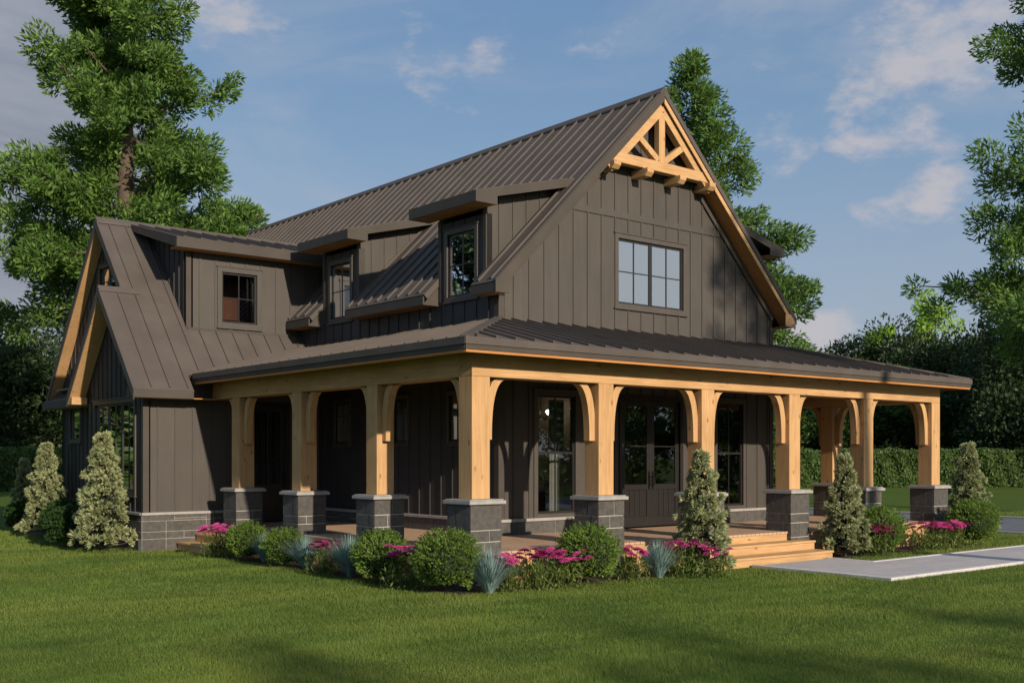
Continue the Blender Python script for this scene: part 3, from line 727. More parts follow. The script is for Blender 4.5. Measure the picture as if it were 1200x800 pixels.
# curtain, sofa, chandelier seen through the first porch window
cm = mat_plain('linen', (.62, .58, .52), .9, .05)
cu = MB(); N = 26
pts = [(4.62+.36*i/N, 3.35+.05*math.sin(i*1.4), 0) for i in range(N+1)]
for a, b in zip(pts, pts[1:]): cu.add([(a[0], a[1], .25), (b[0], b[1], .25), (b[0], b[1], 2.95), (a[0], a[1], 2.95)], [(0, 1, 2, 3)])
tag(cu.build('curtain', cm, None, recalc=False), 'pale linen curtain hanging inside the tall window beside the corner post', 'curtain')
sf = thing('sofa', 'blue sofa inside the living room behind the tall porch window', 'sofa', (4.7, 4.6, .17))
bl = mat_plain('blue_fabric', (.06, .09, .19), .9, .1, 20)
for nm, b in (('seat', (3.8, 5.5, 4.1, 5.0, .3, .6)), ('backrest', (3.8, 5.5, 3.95, 4.1, .25, .98)), ('armrest', (3.62, 3.8, 3.95, 5.0, .25, .78)), ('armrest', (5.5-.0, 5.58, 3.95, 5.0, .25, .78))):
    MB().box(*b).build(nm, bl, sf, bevel=.03)
for x, y in ((3.7, 4.0), (5.5, 4.0), (3.7, 4.9), (5.5, 4.9)): MB().box(x-.03, x+.03, y-.03, y+.03, .17, .25).build('leg', M['brass'], sf)
ch = thing('chandelier', 'lit chandelier with round bulbs hanging behind the tall porch window', 'chandelier', (5.45, 4.6, 2.3))
c = MB(); c.tube([(5.45, 4.6, 3.3), (5.45, 4.6, 2.59)], [.012, .012], 8)
for k in range(6):
    a = k*math.pi/3+.3; c.tube([(5.45, 4.6, 2.64), (5.45+.18*math.cos(a), 4.6+.18*math.sin(a), 2.57), (5.45+.34*math.cos(a), 4.6+.34*math.sin(a), 2.66)], [.01]*3, 6)
c.build('arm_frame', M['brass'], ch)
t_ = NT('lit_bulb'); em = t_.n('ShaderNodeEmission'); em.inputs[0].default_value = (1, .82, .58, 1); em.inputs[1].default_value = 14; t_.l(em.outputs[0], t_.out.inputs['Surface'])
for k in range(6):
    a = k*math.pi/3+.3; MB().ball((5.45+.34*math.cos(a), 4.6+.34*math.sin(a), 2.74), .045).build('bulb', t_.m, ch, smooth=True)

# ------------------------------------------------------------------ vegetation
def leaf_object(name, C, D, Nn, L, W, mat, parent=None, shape='rhomb', origin=(0, 0, 0)):
    """C centres, D long directions, Nn normals (n,3); L, W arrays. One rhombus per leaf."""
    n = len(C); D = D/np.linalg.norm(D, axis=1, keepdims=True)
    S = np.cross(D, Nn); S /= np.linalg.norm(S, axis=1, keepdims=True)+1e-9
    L = np.broadcast_to(L, (n,))[:, None]; W = np.broadcast_to(W, (n,))[:, None]
    V = np.empty((n, 4, 3)); V[:, 0] = C-D*L/2; V[:, 1] = C+S*W/2-D*L*.03; V[:, 2] = C+D*L/2; V[:, 3] = C-S*W/2-D*L*.03
    V = V.reshape(-1, 3)
    me = bpy.data.meshes.new(name); me.vertices.add(4*n); me.vertices.foreach_set('co', V.ravel())
    me.loops.add(4*n); me.loops.foreach_set('vertex_index', np.arange(4*n, dtype=np.int32))
    me.polygons.add(n); me.polygons.foreach_set('loop_start', np.arange(0, 4*n, 4, dtype=np.int32))
    try: me.polygons.foreach_set('loop_total', np.full(n, 4, dtype=np.int32))
    except Exception: pass
    me.update(calc_edges=True); me.materials.append(mat)
    o = bpy.data.objects.new(name, me); COL.objects.link(o); o.location = origin
    if parent is not None: o.parent = parent
    return o
def rdir(n): v = rng.normal(size=(n, 3)); return v/np.linalg.norm(v, axis=1, keepdims=True)

LM = {
 'cedar': mat_leaf('cedar_leaves', [(.030, .075, .013), (.078, .160, .030), (.19, .32, .070)], .28),
 'dark': mat_leaf('dark_leaves', [(.013, .030, .010), (.027, .052, .017), (.054, .088, .028)], .22),
 'hedge': mat_leaf('hedge_leaves', [(.030, .062, .014), (.060, .115, .024), (.11, .18, .04)], .3),
 'box': mat_leaf('boxwood_leaves', [(.050, .105, .014), (.13, .215, .034), (.25, .36, .07)], .38),
 'boxdark': mat_leaf('laurel_leaves', [(.012, .040, .010), (.025, .070, .016), (.045, .10, .02)], .2),
 'spruce': mat_leaf('spruce_needles', [(.16, .19, .085), (.31, .35, .16), (.50, .53, .29)], .25, .7),
 'spruced': mat_leaf('shaded_needles', [(.035, .045, .022), (.07, .08, .038), (.11, .12, .06)], .2, .7),
 'fescue': mat_leaf('fescue_blades', [(.12, .21, .20), (.21, .33, .31), (.34, .47, .45)], .15),
 'flowerleaf': mat_leaf('stem_leaves', [(.040, .075, .014), (.090, .145, .028), (.19, .24, .06)], .3),
 'petal': mat_leaf('pink_petals', [(.40, .012, .14), (.68, .03, .28), (.88, .22, .52)], .3, tc=(.7, .06, .25)),
 'young': mat_leaf('young_leaves', [(.22, .36, .03), (.32, .50, .05), (.42, .62, .08)], .4),
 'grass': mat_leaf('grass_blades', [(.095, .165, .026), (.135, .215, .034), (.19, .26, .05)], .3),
}
BK = mat_plain('bark', (.10, .075, .055), .9, .35, 8, 1.0)
BKd = mat_plain('dark_bark', (.045, .035, .028), .9, .35, 8, 1.0)
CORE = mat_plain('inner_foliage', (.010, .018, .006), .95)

def clump(c, r, n, flat=.6, up=.4):
    """leaf centres, dirs, normals filling a flattened blob, denser at its shell; leaves fan outwards"""
    d = rdir(n); rad = r*np.power(rng.random((n, 1)), .42)
    p = d*rad; p[:, 2] *= flat
    D = d+rng.normal(size=(n, 3))*.5; D[:, 2] += up*.5
    N = rdir(n)
    return p+np.array(c), D, N

def cedar_tree(name, label, loc, H, env, z0, nl, leafmat, per=150, cr=.8, leaf=(.24, .075), lean=0, seed=1, trunk_r=.32, group=None, cat='tree', skip=None, bark=None):
    """env(z/H) gives limb reach. Trunk with limbs is one part; the crown of leaf sprays is another."""
    g = np.random.default_rng(seed)
    t = thing(name, label, cat, loc, group)
    tk = MB(); P = []
    for i in range(13):
        f = i/12; P.append((lean*f*f+.15*math.sin(f*5+seed), .15*math.cos(f*4+seed), H*f))
    tk.tube(P, [max(.02, trunk_r*(1-f/12)**.8+.02) for f in range(13)], 10)
    tp = lambda z: np.array([np.interp(z, [p[2] for p in P], [p[k] for p in P]) for k in range(3)])
    Cs, Ds, Ns = [], [], []
    for i in range(nl):
        f = (i+g.random())/nl; z = z0+(H*.98-z0)*f; az = i*2.39996+g.normal()*.4
        if skip and skip(z, az): continue
        reach = env(z/H)*g.choice([.68, .9, 1.02, 1.18])*g.uniform(.85, 1.1); base = tp(z); dr = np.array([math.cos(az), math.sin(az), 0])
        pts = []; sg = 6; droop = g.uniform(-.50, .22)
        side = np.array([-dr[1], dr[0], 0])*g.normal()*.18
        for k in range(sg+1):
            q = k/sg; pts.append(base+dr*reach*q+side*reach*q*q+np.array([0, 0, reach*(droop*q+.28*q*q)]))
        r0 = max(.018, trunk_r*(1-f)*.28); tk.tube([tuple(p) for p in pts], [r0*(1-.85*k/sg)+.006 for k in range(sg+1)], 5, cap=False)
        ncl = max(2, int(reach*2.0))
        for k in range(ncl):
            q = .24+.80*(k+g.random()*.8)/ncl; a = min(sg-1, int(min(q, .999)*sg)); fr = q*sg-a
            c = pts[a]+(pts[a+1]-pts[a])*fr+g.normal(size=3)*np.array([.32, .32, .40])*cr
            rr = cr*g.uniform(.5, 1.05)*(.65+.35*min(1, reach/2.5)); n = int(per*(rr/cr)**2)
            c1, d1, n1 = clump(c, rr, n, g.uniform(.65, 1.15))
            d1 += dr*.6; Cs.append(c1); Ds.append(d1); Ns.append(n1)
            if k % 2 == 0 and reach > 1:      # twig carrying the clump
                tk.tube([tuple(pts[a]), tuple(c)], [r0*.35+.004, .005], 4, cap=False)
    top = tp(H); c1, d1, n1 = clump(top, cr*.8, per, 1.0); Cs.append(c1); Ds.append(d1); Ns.append(n1)
    C = np.concatenate(Cs); D = np.concatenate(Ds); N = np.concatenate(Ns)
    n = len(C); s = g.uniform(.7, 1.3, n)
    tr_ = tk.build('trunk', bark or BK, None, smooth=True, origin=(0, 0, 0), recalc=False); tr_.parent = t
    leaf_object('crown', C, D, N, leaf[0]*s, leaf[1]*s, leafmat, t)
    return t

# the three tall trees
envL = lambda f: min(5.3, 6.5*max(.1, 1.06-f))
cedar_tree('cedar_tree', 'tall green conifer rising behind the left wing of the house', (4.9, 28.3, GZ), 31, envL, 8.0, 122, LM['cedar'], per=400, cr=.80, leaf=(.25, .08), seed=3, trunk_r=.42)
envC = lambda f: 4.9*min(1, (1.03-f)*1.5)**.9
cedar_tree('cedar_tree', 'tall green conifer seen behind the right slope of the main roof', (23.0, 15.6, GZ), 17.9, envC, 3.5, 84, LM['cedar'], per=380, cr=.80, leaf=(.24, .072), seed=11, trunk_r=.34)
envR = lambda f: 4.1*min(1, (1.05-f)*1.9)**.7
cedar_tree('cedar_tree', 'tall conifer reaching in from the right edge of the picture', (30.6, 3.5, GZ), 23.0, envR, 6.2, 100, LM['cedar'], per=380, cr=.82, leaf=(.24, .07), seed=23, trunk_r=.4, skip=lambda z, az: 12.7 < z < 14.9 or 8.4 < z < 9.2)
# trees standing behind the viewpoint, whose shade falls on the lawn and gable
envS = lambda f: 3.6*min(1, (1.05-f)*1.9)**.8
cedar_tree('cedar_tree', 'high-crowned conifer on the front lawn opposite the right end of the porch', (9.5, -19.0, GZ), 15.9, lambda f: 2.4, 12.2, 12, LM['cedar'], per=90, cr=.75, leaf=(.34, .12), seed=31)
for i, (x, y, hh) in enumerate(((-12.2, -33.5, 12.2), (-8.2, -35.5, 11.8), (-4.0, -35.5, 11.2), (.4, -38.5, 12.0), (5.2, -39, 12.0))):
    cedar_tree('shade_tree', ['spreading tree behind the viewpoint, farthest west of five', 'spreading tree behind the viewpoint, second from the west',
               'spreading tree behind the viewpoint, middle of five', 'spreading tree behind the viewpoint, fourth from the west', 'spreading tree behind the viewpoint, nearest the path'][i],
               (x, y, GZ), hh-.5, envS, 3.0, 24, LM['cedar'], per=52, cr=.9, leaf=(.36, .13), seed=41+i)
for i, (x, y, hh) in enumerate(((-19, 29, 22), (-13.5, 39, 20))):
    cedar_tree('cedar_tree', ['tall conifer west of the house, nearer of two', 'tall conifer west of the house, farther of two'][i], (x, y, GZ), hh, envC, 3, 60, LM['dark'], per=110, cr=1.2, leaf=(.45, .16), seed=61+i)

# background trees
def broad_tree(loc, H, r, seed, mat, label, name='background_tree', leaf=.34, dens=1.0, group=None, low=.12):
    g = np.random.default_rng(seed); t = thing(name, label, 'tree', loc, group)
    tk = MB(); tk.tube([(0, 0, 0), (.1, .05, H*.35), (0, .1, H*.7)], [.3, .22, .08], 8)
    Cs, Ds, Ns = [], [], []
    for k in range(int(26)):
        u = g.random()**.8; zz = H*(low+(1-low-.08)*u); rr = r*math.sqrt(max(.06, 1-abs((zz/H-.42)/.62)**2.3))
        a = g.random()*6.283; q = g.random()**.5*.8; c = np.array([rr*q*math.cos(a), rr*q*math.sin(a), zz])
        tk.tube([(0, 0, min(zz*.7, H*.6)), tuple(c*np.array([.6, .6, 1])-np.array([0, 0, .4])), tuple(c)], [.09, .06, .015], 5, cap=False)
        cr = r*g.uniform(.26, .46); c1, d1, n1 = clump(c, cr, int(420*dens), .85, .6); Cs.append(c1); Ds.append(d1); Ns.append(n1)
    C = np.concatenate(Cs); C[:, 2] = np.maximum(C[:, 2], .15); n = len(C); s = g.uniform(.6, 1.3, n)
    q = tk.build('trunk', BKd, None, smooth=True, origin=(0, 0, 0), recalc=False); q.parent = t
    leaf_object('crown', C, np.concatenate(Ds), np.concatenate(Ns), leaf*s, leaf*.5*s, mat, t)
    return t
F2 = np.array([.63505, .77247]); R2 = np.array([.77247, -.63505]); C2 = np.array([-10.891, -14.266])
def spot(lat, dep):               # a point in the garden: lateral slope and distance from the viewpoint
    p = C2+dep*(F2+R2*lat); return (float(p[0]), float(p[1]), GZ)
BG = [(-.455, 52, 7.6, 4.0, 'dark', 'dark dense tree at the left edge, standing in front of the woods'),
      (-.375, 56, 10.0, 3.6, 'dark', 'dark dense tree right behind the left gable rake'),
      (-.50, 62, 7.2, 4, 'hedge', 'mid green tree low at the far left edge'),
      (.275, 62, 8.2, 4.2, 'dark', 'low dark round tree above the right end of the porch roof'),
      (.315, 66, 9.6, 3.6, 'dark', 'dark round tree between the two yellow-green treetops'),
      (.372, 62, 9.8, 4.6, 'dark', 'broad dark tree in front of the brightest treetop'),
      (.43, 56, 8.5, 4.2, 'dark', 'dark bushy tree left of the deep shaded grove'),
      (.462, 48, 8.8, 4.2, 'dark', 'tall shaded tree at the right edge of the picture'),
      (.41, 64, 9.0, 4.6, 'hedge', 'greener tree showing between dark crowns on the right'),
      (.345, 54, 6.6, 3.6, 'hedge', 'lower green tree just above the porch roof'),
      (.24, 58, 6.6, 3.6, 'hedge', 'green tree peeking over the roof beside the gable eave'),
      (.50, 44, 9.6, 4.4, 'dark', 'massive shaded tree cut by the right edge'),
      (.30, 74, 7.0, 5.0, 'dark', 'dark tree far behind the porch posts'),
      (.40, 74, 7.6, 5.0, 'dark', 'dark tree deep behind the hedge on the right'),
      (-.44, 74, 6.6, 4.5, 'dark', 'dark tree deep behind the hedge on the left')]
for i, (lat, dep, H, r, m, lab) in enumerate(BG):
    dn = dep*1.12+(30 if lat > 0 else 14); kk = dn/dep; H = (H-1.9)*kk+(1.0 if lat > 0 else 1.8); r *= kk
    broad_tree(spot(lat, dn), H, r, 100+i, LM[m], lab, dens=2.0, leaf=.36, group='trees in the woods around the garden')
for i, (lat, dep, H, r, lab) in enumerate(((.328, 104, 15.6, 2.3, 'slim yellow-green treetop left of the broad dark tree'), (.378, 106, 18.6, 3.2, 'brightest yellow-green treetop above the dark trees'))):
    broad_tree(spot(lat, dep), H, r, 200+i, LM['young'], lab, name='young_tree', leaf=.36, dens=.5, low=.3, group='yellow-green trees behind the woods')

for i, (x, y, H, r, lab) in enumerate(((24, -36, 10, 4.5, 'broad tree in the woods across the drive, nearest the sun side'), (33, -41, 12, 5, 'broad tree across the drive, second along the row'),
        (41, -35, 10.5, 5, 'broad tree across the drive, third along the row'), (50, -38, 12, 5.5, 'broad tree across the drive, fourth along the row'), (58, -31, 11, 5, 'broad tree across the drive, fifth along the row'),
        (67, -33, 13, 6, 'broad tree across the drive, sixth along the row'), (46, -27, 8.5, 4.5, 'lower broad tree in front of the row across the drive'),
        (-10.5, 35, 9, 4, 'broad tree west of the side wall, middle of three'), (-15, 30, 9, 4, 'broad tree west of the side wall, nearest of three'), (-9, 44, 11, 4.6, 'broad tree west of the side wall, farthest of three'))):
    broad_tree((x, y, GZ), H, r, 300+i, LM['hedge'], lab, leaf=.46, dens=.7, low=.03, group='trees in the woods around the garden')
# hedges
def hedge(a, b, h_, w, label, mat, n):
    a = np.array(a[:2]); b = np.array(b[:2]); L = np.linalg.norm(b-a); u = (b-a)/L; nn = np.array([-u[1], u[0]])
    o = thing('hedge', label, 'hedge', (float(a[0]), float(a[1]), GZ))
    core = MB(); p = [a+nn*w*.4, a-nn*w*.4, b-nn*w*.4, b+nn*w*.4]
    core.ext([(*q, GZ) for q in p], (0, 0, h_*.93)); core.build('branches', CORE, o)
    s = rng.random(n)*L; f = rng.random(n); t = np.where(f < .6, -1., np.where(f < .75, 1., rng.uniform(-1, 1, n)))
    z = np.where(f < .75, rng.random(n)*h_, h_+rng.normal(size=n)*.05)
    bump = .10*np.sin(s*1.9)+.08*np.sin(s*4.3+z*2)
    xy = a+u*s[:, None]+nn*((w/2+bump)*t+rng.normal(size=n)*.07)[:, None]
    C = np.column_stack([xy-a, z+np.where(f >= .75, bump*.6, 0)])
    D = rdir(n); D[:, 2] += .5; N = rdir(n)*.6; N[:, :2] += nn*t[:, None]; N[:, 2] += .3
    leaf_object('leaves', C, D, N, .24*rng.uniform(.7, 1.3, n), .13*rng.uniform(.7, 1.3, n), mat, o)
hedge(spot(-.56, 66), spot(-.36, 68), 2.5, 1.4, 'clipped green hedge at the left behind the small conifers', LM['hedge'], 26000)
hedge(spot(.20, 77), spot(.56, 76), 2.45, 1.4, 'long clipped green hedge behind the right end of the porch', LM['hedge'], 60000)

# --- small plants: prototypes at the origin
def proto_box(seed, mat, leaf=.05, r=.45, n=4200, sz=.92):
    g = np.random.default_rng(seed); t = thing('boxwood_shrub', 'x', 'shrub')
    c = MB().ball((0, 0, r*.93), r*.80, 1, 1, sz, 16, 10)
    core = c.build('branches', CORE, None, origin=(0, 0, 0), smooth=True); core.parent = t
    d = rdir(n); d = d[d[:, 2] > -.8]; n = len(d)
    lump = 1+.11*np.sin(d[:, 0]*5+seed)*np.sin(d[:, 1]*4+seed*1.7)+.08*np.sin(d[:, 2]*7+d[:, 0]*5+seed)
    rad = r*lump*(1-.22*rng.random(n)**2)
    C = d*rad[:, None]; C[:, 2] = C[:, 2]*sz+r*.93; C[:, 2] = np.maximum(C[:, 2], .02)
    D = d*.9+rdir(n)*.7; D[:, 2] += .5; N = rdir(n)*.7+d*.4
    leaf_object('leaves', C, D, N, leaf*rng.uniform(.7, 1.4, n), leaf*.48*rng.uniform(.7, 1.3, n), mat, t)
    # twiggy sprigs that break the outline
    k = 260; dd = rdir(k); dd[:, 2] = np.abs(dd[:, 2]); P0 = dd*r*.98; P0[:, 2] = P0[:, 2]*sz+r*.93
    CC = np.repeat(P0, 7, 0)+np.repeat(dd, 7, 0)*np.tile(np.linspace(0, .10, 7), k)[:, None]+rng.normal(size=(7*k, 3))*.008
    DD = np.repeat(dd, 7, 0)+rdir(7*k)*.8
    leaf_object('sprigs', CC, DD, rdir(7*k), leaf*.9, leaf*.42, mat, t)
    return t
def proto_cone(seed, mat, H=2.15, r=.42, tufts=215):
    g = np.random.default_rng(seed); t = thing('dwarf_conifer', 'x', 'conifer')
    tk = MB(); tk.tube([(0, 0, 0), (0, 0, H*.9)], [.04, .012], 8)
    Cs, Ds, Ns, Ls = [], [], [], []
    for i in range(tufts):
        f = (i+.5)/tufts; z = H*(.06+.92*f**.95); rr = r*(1-.86*f**1.25)*(1+.16*math.sin(f*34)); a = i*2.39996+g.normal()*.25
        rr *= g.uniform(.60, 1.22); c = np.array([rr*math.cos(a), rr*math.sin(a), z])
        if i % 2 == 0: tk.tube([(0, 0, max(.05, z-.1)), tuple(c*.98)], [.010, .005], 4, cap=False)
        n = 66; out = np.array([math.cos(a), math.sin(a), .55]); out /= np.linalg.norm(out)
        sz = g.uniform(.12, .20)*(1-.42*f)
        d = rdir(n)*.95+out; d /= np.linalg.norm(d, axis=1, keepdims=True)
        Cs.append(c+d*sz*.55*rng.uniform(.4, 1.2, (n, 1))); Ds.append(d); Ns.append(rdir(n)); Ls.append(np.full(n, sz*.75))
    core = MB(); core.tube([(0, 0, .12), (0, 0, .3), (0, 0, H*.5), (0, 0, H*.93)], [r*.15, r*.38, r*.24, .02], 12)
    C = np.concatenate(Cs); L = np.concatenate(Ls)
    q = tk.build('trunk', BK, None, origin=(0, 0, 0), recalc=False); q.parent = t
    q = core.build('inner_branches', CORE, None, origin=(0, 0, 0), smooth=True); q.parent = t
    leaf_object('needles', C, np.concatenate(Ds), np.concatenate(Ns), L, L*.34, mat, t)
    return t
def proto_fescue(seed, n=560, H=.52, r=.50):
    t = thing('fescue_clump', 'x', 'ornamental grass'); mb = MB(); g = np.random.default_rng(seed); V, Fc = [], []
    for i in range(n):
        a = g.random()*6.283; sp = g.random()**.75; L = H*g.uniform(.75, 1.2); b = np.array([.05*math.cos(a)*g.random(), .05*math.sin(a)*g.random(), 0])
        d = np.array([math.cos(a), math.sin(a), 0]); sd = np.array([-d[1], d[0], 0])*.0042
        pts = [b+d*(r*sp*q**1.3)+np.array([0, 0, L*(q-.33*sp*sp*q*q)]) for q in (0, .35, .7, 1)]
        o = len(V)
        for k, p in enumerate(pts[:3]): V += [p-sd*(1-.2*k), p+sd*(1-.2*k)]
        V.append(pts[3]); Fc += [(o, o+1, o+3, o+2), (o+2, o+3, o+5, o+4), (o+4, o+5, o+6)]
    mb.add(V, Fc); q = mb.build('blades', LM['fescue'], None, origin=(0, 0, 0), recalc=False); q.parent = t; return t
def proto_flower(seed, nst=17, H=.50, r=.34):
    t = thing('flower_clump', 'x', 'flowering plant'); g = np.random.default_rng(seed)
    st = MB(); Cs, Ds, Ns = [], [], []; PV, PF = MB(), None; ct = MB()
    for i in range(nst):
        a = g.random()*6.283; q = math.sqrt(g.random())*r; top = np.array([q*math.cos(a), q*math.sin(a), H*g.uniform(.82, 1.08)])
        b = top*np.array([.45, .45, 0]); st.tube([tuple(b), tuple((b+top)/2+np.array([0, 0, .02])), tuple(top)], [.005, .004, .004], 5, cap=False)
        for k in range(9):
            f = g.uniform(.05, .78); c = b+(top-b)*f; d = rdir(1)[0]; d[2] = abs(d[2])*.9+.2
            Cs.append(c+d*.045); Ds.append(d); nn = rdir(1)[0]; nn[2] += 1; Ns.append(nn)
        # flower head: ring of petals in two tiers
        tilt = g.normal(size=3)*.16; nz = np.array([tilt[0]+.1*math.cos(a), tilt[1]-.20, 1.0]); nz /= np.linalg.norm(nz)
        e1 = np.cross(nz, [0, 1, .1]); e1 /= np.linalg.norm(e1); e2 = np.cross(nz, e1); R_ = g.uniform(.072, .105); PV = MB()
        for tier, (np_, rr, dz) in enumerate(((15, 1., 0), (12, .74, .012), (8, .45, .024))):
            for k in range(np_):
                th = 2*math.pi*(k+.5*tier)/np_; d = e1*math.cos(th)+e2*math.sin(th); s = -e1*math.sin(th)+e2*math.cos(th); w = R_*rr*.25
                p0 = top+nz*dz; mid = p0+d*R_*rr*.6+nz*.006; tip = p0+d*R_*rr-nz*.006
                PV.add([p0, mid+s*w, tip, mid-s*w], [(0, 1, 2, 3)])
        q_ = PV.build('flower_head', LM['petal'], None, origin=(0, 0, 0), recalc=False); q_.parent = t
    # leafy skirt
    n = 260; a = rng.random(n)*6.283; q = np.sqrt(rng.random(n))*r*1.02; z = rng.random(n)*H*.62
    for i in range(n):
        Cs.append(np.array([q[i]*math.cos(a[i]), q[i]*math.sin(a[i]), z[i]])); d = rdir(1)[0]; d[2] = abs(d[2])+.4; Ds.append(d); Ns.append(rdir(1)[0])
    q = st.build('stems', LM['flowerleaf'], None, origin=(0, 0, 0), recalc=False); q.parent = t
    n = len(Cs); leaf_object('leaves', np.array(Cs), np.array(Ds), np.array(Ns), .085*rng.uniform(.7, 1.3, n), .026, LM['flowerleaf'], t)
    return t
used = {}
def plant(key, maker, x, y, s, label, group, rz=None, sz=1):
    if key not in used: o = maker(); used[key] = o
    else: o = copy_tree(used[key])
    o.location = (x, y, GZ+.02); o.rotation_euler = (0, 0, rz if rz is not None else random.random()*6.28); o.scale = (s, s, s*sz)
    tag(o, label, None, group); return o
GB, GC, GF, GP = 'round boxwood shrubs in the porch beds', 'small conifers around the house', 'blue fescue clumps in the porch bed', 'pink flowering clumps in the porch beds'
for i, (x, y, s, lab) in enumerate((
    (-.82, 6.40, .88, 'round boxwood next to the side steps, farthest left in the front bed'),
    (-.90, 4.69, .84, 'round boxwood between two blue fescue clumps on the side bed'),
    (-.88, 1.35, .98, 'round boxwood in front of the first stone pedestal left of the corner'),
    (-.86, -.48, 1.10, 'large round boxwood at the outer corner of the bed by the corner pedestal'),
    (1.72, -.92, 1.10, 'large round boxwood in front of the second stone pedestal right of the corner'),
    (10.4, -.85, 1.14, 'round boxwood beside the path to the right of the porch steps'),
    (14.2, -.95, 1.22, 'round boxwood at the far right end of the bed below a conifer'))):
    plant('bx%d' % (i % 3), lambda i=i: proto_box(50+i, LM['box']), x, y, s, lab, GB)
for i, (x, y, s, lab) in enumerate((
    (-2.5, 12.2, 1.05, 'dark green low shrub behind the front conifer at the side bay'),
    (-2.1, 13.7, 1.15, 'dark green low shrub between two conifers along the side wall'),
    (-1.75, 18.6, .95, 'dark green low shrub farthest back along the side wall'))):
    plant('dk%d' % (i % 1), lambda i=i: proto_box(70+i, LM['boxdark'], .07), x, y, s, lab, 'dark shrubs along the side wall')
for i, (x, y, s, lab, m) in enumerate((
    (-2.32, 10.42, 1.22, 'pale olive conifer standing at the corner of the side bay', 'a'),
    (-1.85, 16.1, 1.14, 'pale olive conifer in the middle of the side wall', 'b'),
    (-.45, 23.0, .95, 'pale olive conifer farthest back at the left of the side wall', 'a'),
    (4.32, -1.10, 1.02, 'pale olive conifer left of the porch steps', 'b'),
    (9.30, -.72, 1.0, 'pale olive conifer right of the porch steps', 'a'),
    (16.2, .25, 1.14, 'conifer beyond the right end of the porch, above a boxwood', 'b'),
    (18.1, 4.6, 1.0, 'dark conifer seen between the porch posts at the back', 'a'))):
    plant('cn'+m, lambda m=m: proto_cone(80+ord(m), LM['spruce']), x, y, s, lab, GC)
for i, (x, y, s, lab) in enumerate((
    (-.72, 5.85, .88, 'blue fescue between the two leftmost boxwoods'),
    (-.82, 4.0, 1.0, 'blue fescue right of the second boxwood from the side steps'),
    (-.80, 2.45, 1.12, 'blue fescue left of the third boxwood from the side steps'),
    (-.42, -.98, 1.12, 'blue fescue at the foot of the corner pedestal'),
    (3.22, -1.10, 1.0, 'blue fescue left of the conifer by the porch steps'))):
    plant('fe%d' % (i % 2), lambda i=i: proto_fescue(90+i), x, y, s*1.15, lab, GF)
for i, (x, y, s, lab) in enumerate((
    (-.88, 7.5, 1.22, 'pink flower clump beside the side steps'),
    (-.90, 3.15, 1.05, 'pink flower clump between two blue fescues on the side bed'),
    (-.98, .45, 1.22, 'pink flower clump between the two large boxwoods left of the corner'),
    (.05, -.85, 1.05, 'pink flower clump in front of the corner pedestal'),
    (.58, -.95, 1.12, 'pink flower clump in the middle of the long row right of the corner'),
    (1.08, -1.05, 1.08, 'pink flower clump touching the boxwood right of the corner'),
    (2.62, -1.00, 1.05, 'pink flower clump right of the boxwood at the second pedestal'),
    (3.70, -1.25, 1.15, 'pink flower clump at the foot of the conifer by the steps'),
    (4.05, -1.62, .95, 'smaller pink flower clump in front of the conifer by the steps'),
    (9.95, -1.02, 1.15, 'pink flower clump right of the conifer on the far side of the steps'),
    (12.0, -1.0, 1.15, 'pink flower clump between the two boxwoods on the right'),
    (12.55, -1.02, 1.10, 'pink flower clump in the middle of the far right row'),
    (13.2, -1.08, 1.12, 'pink flower clump touching the last boxwood on the right'))):
    plant('fl%d' % (i % 3), lambda i=i: proto_flower(95+i), x, y, s, lab, GP)

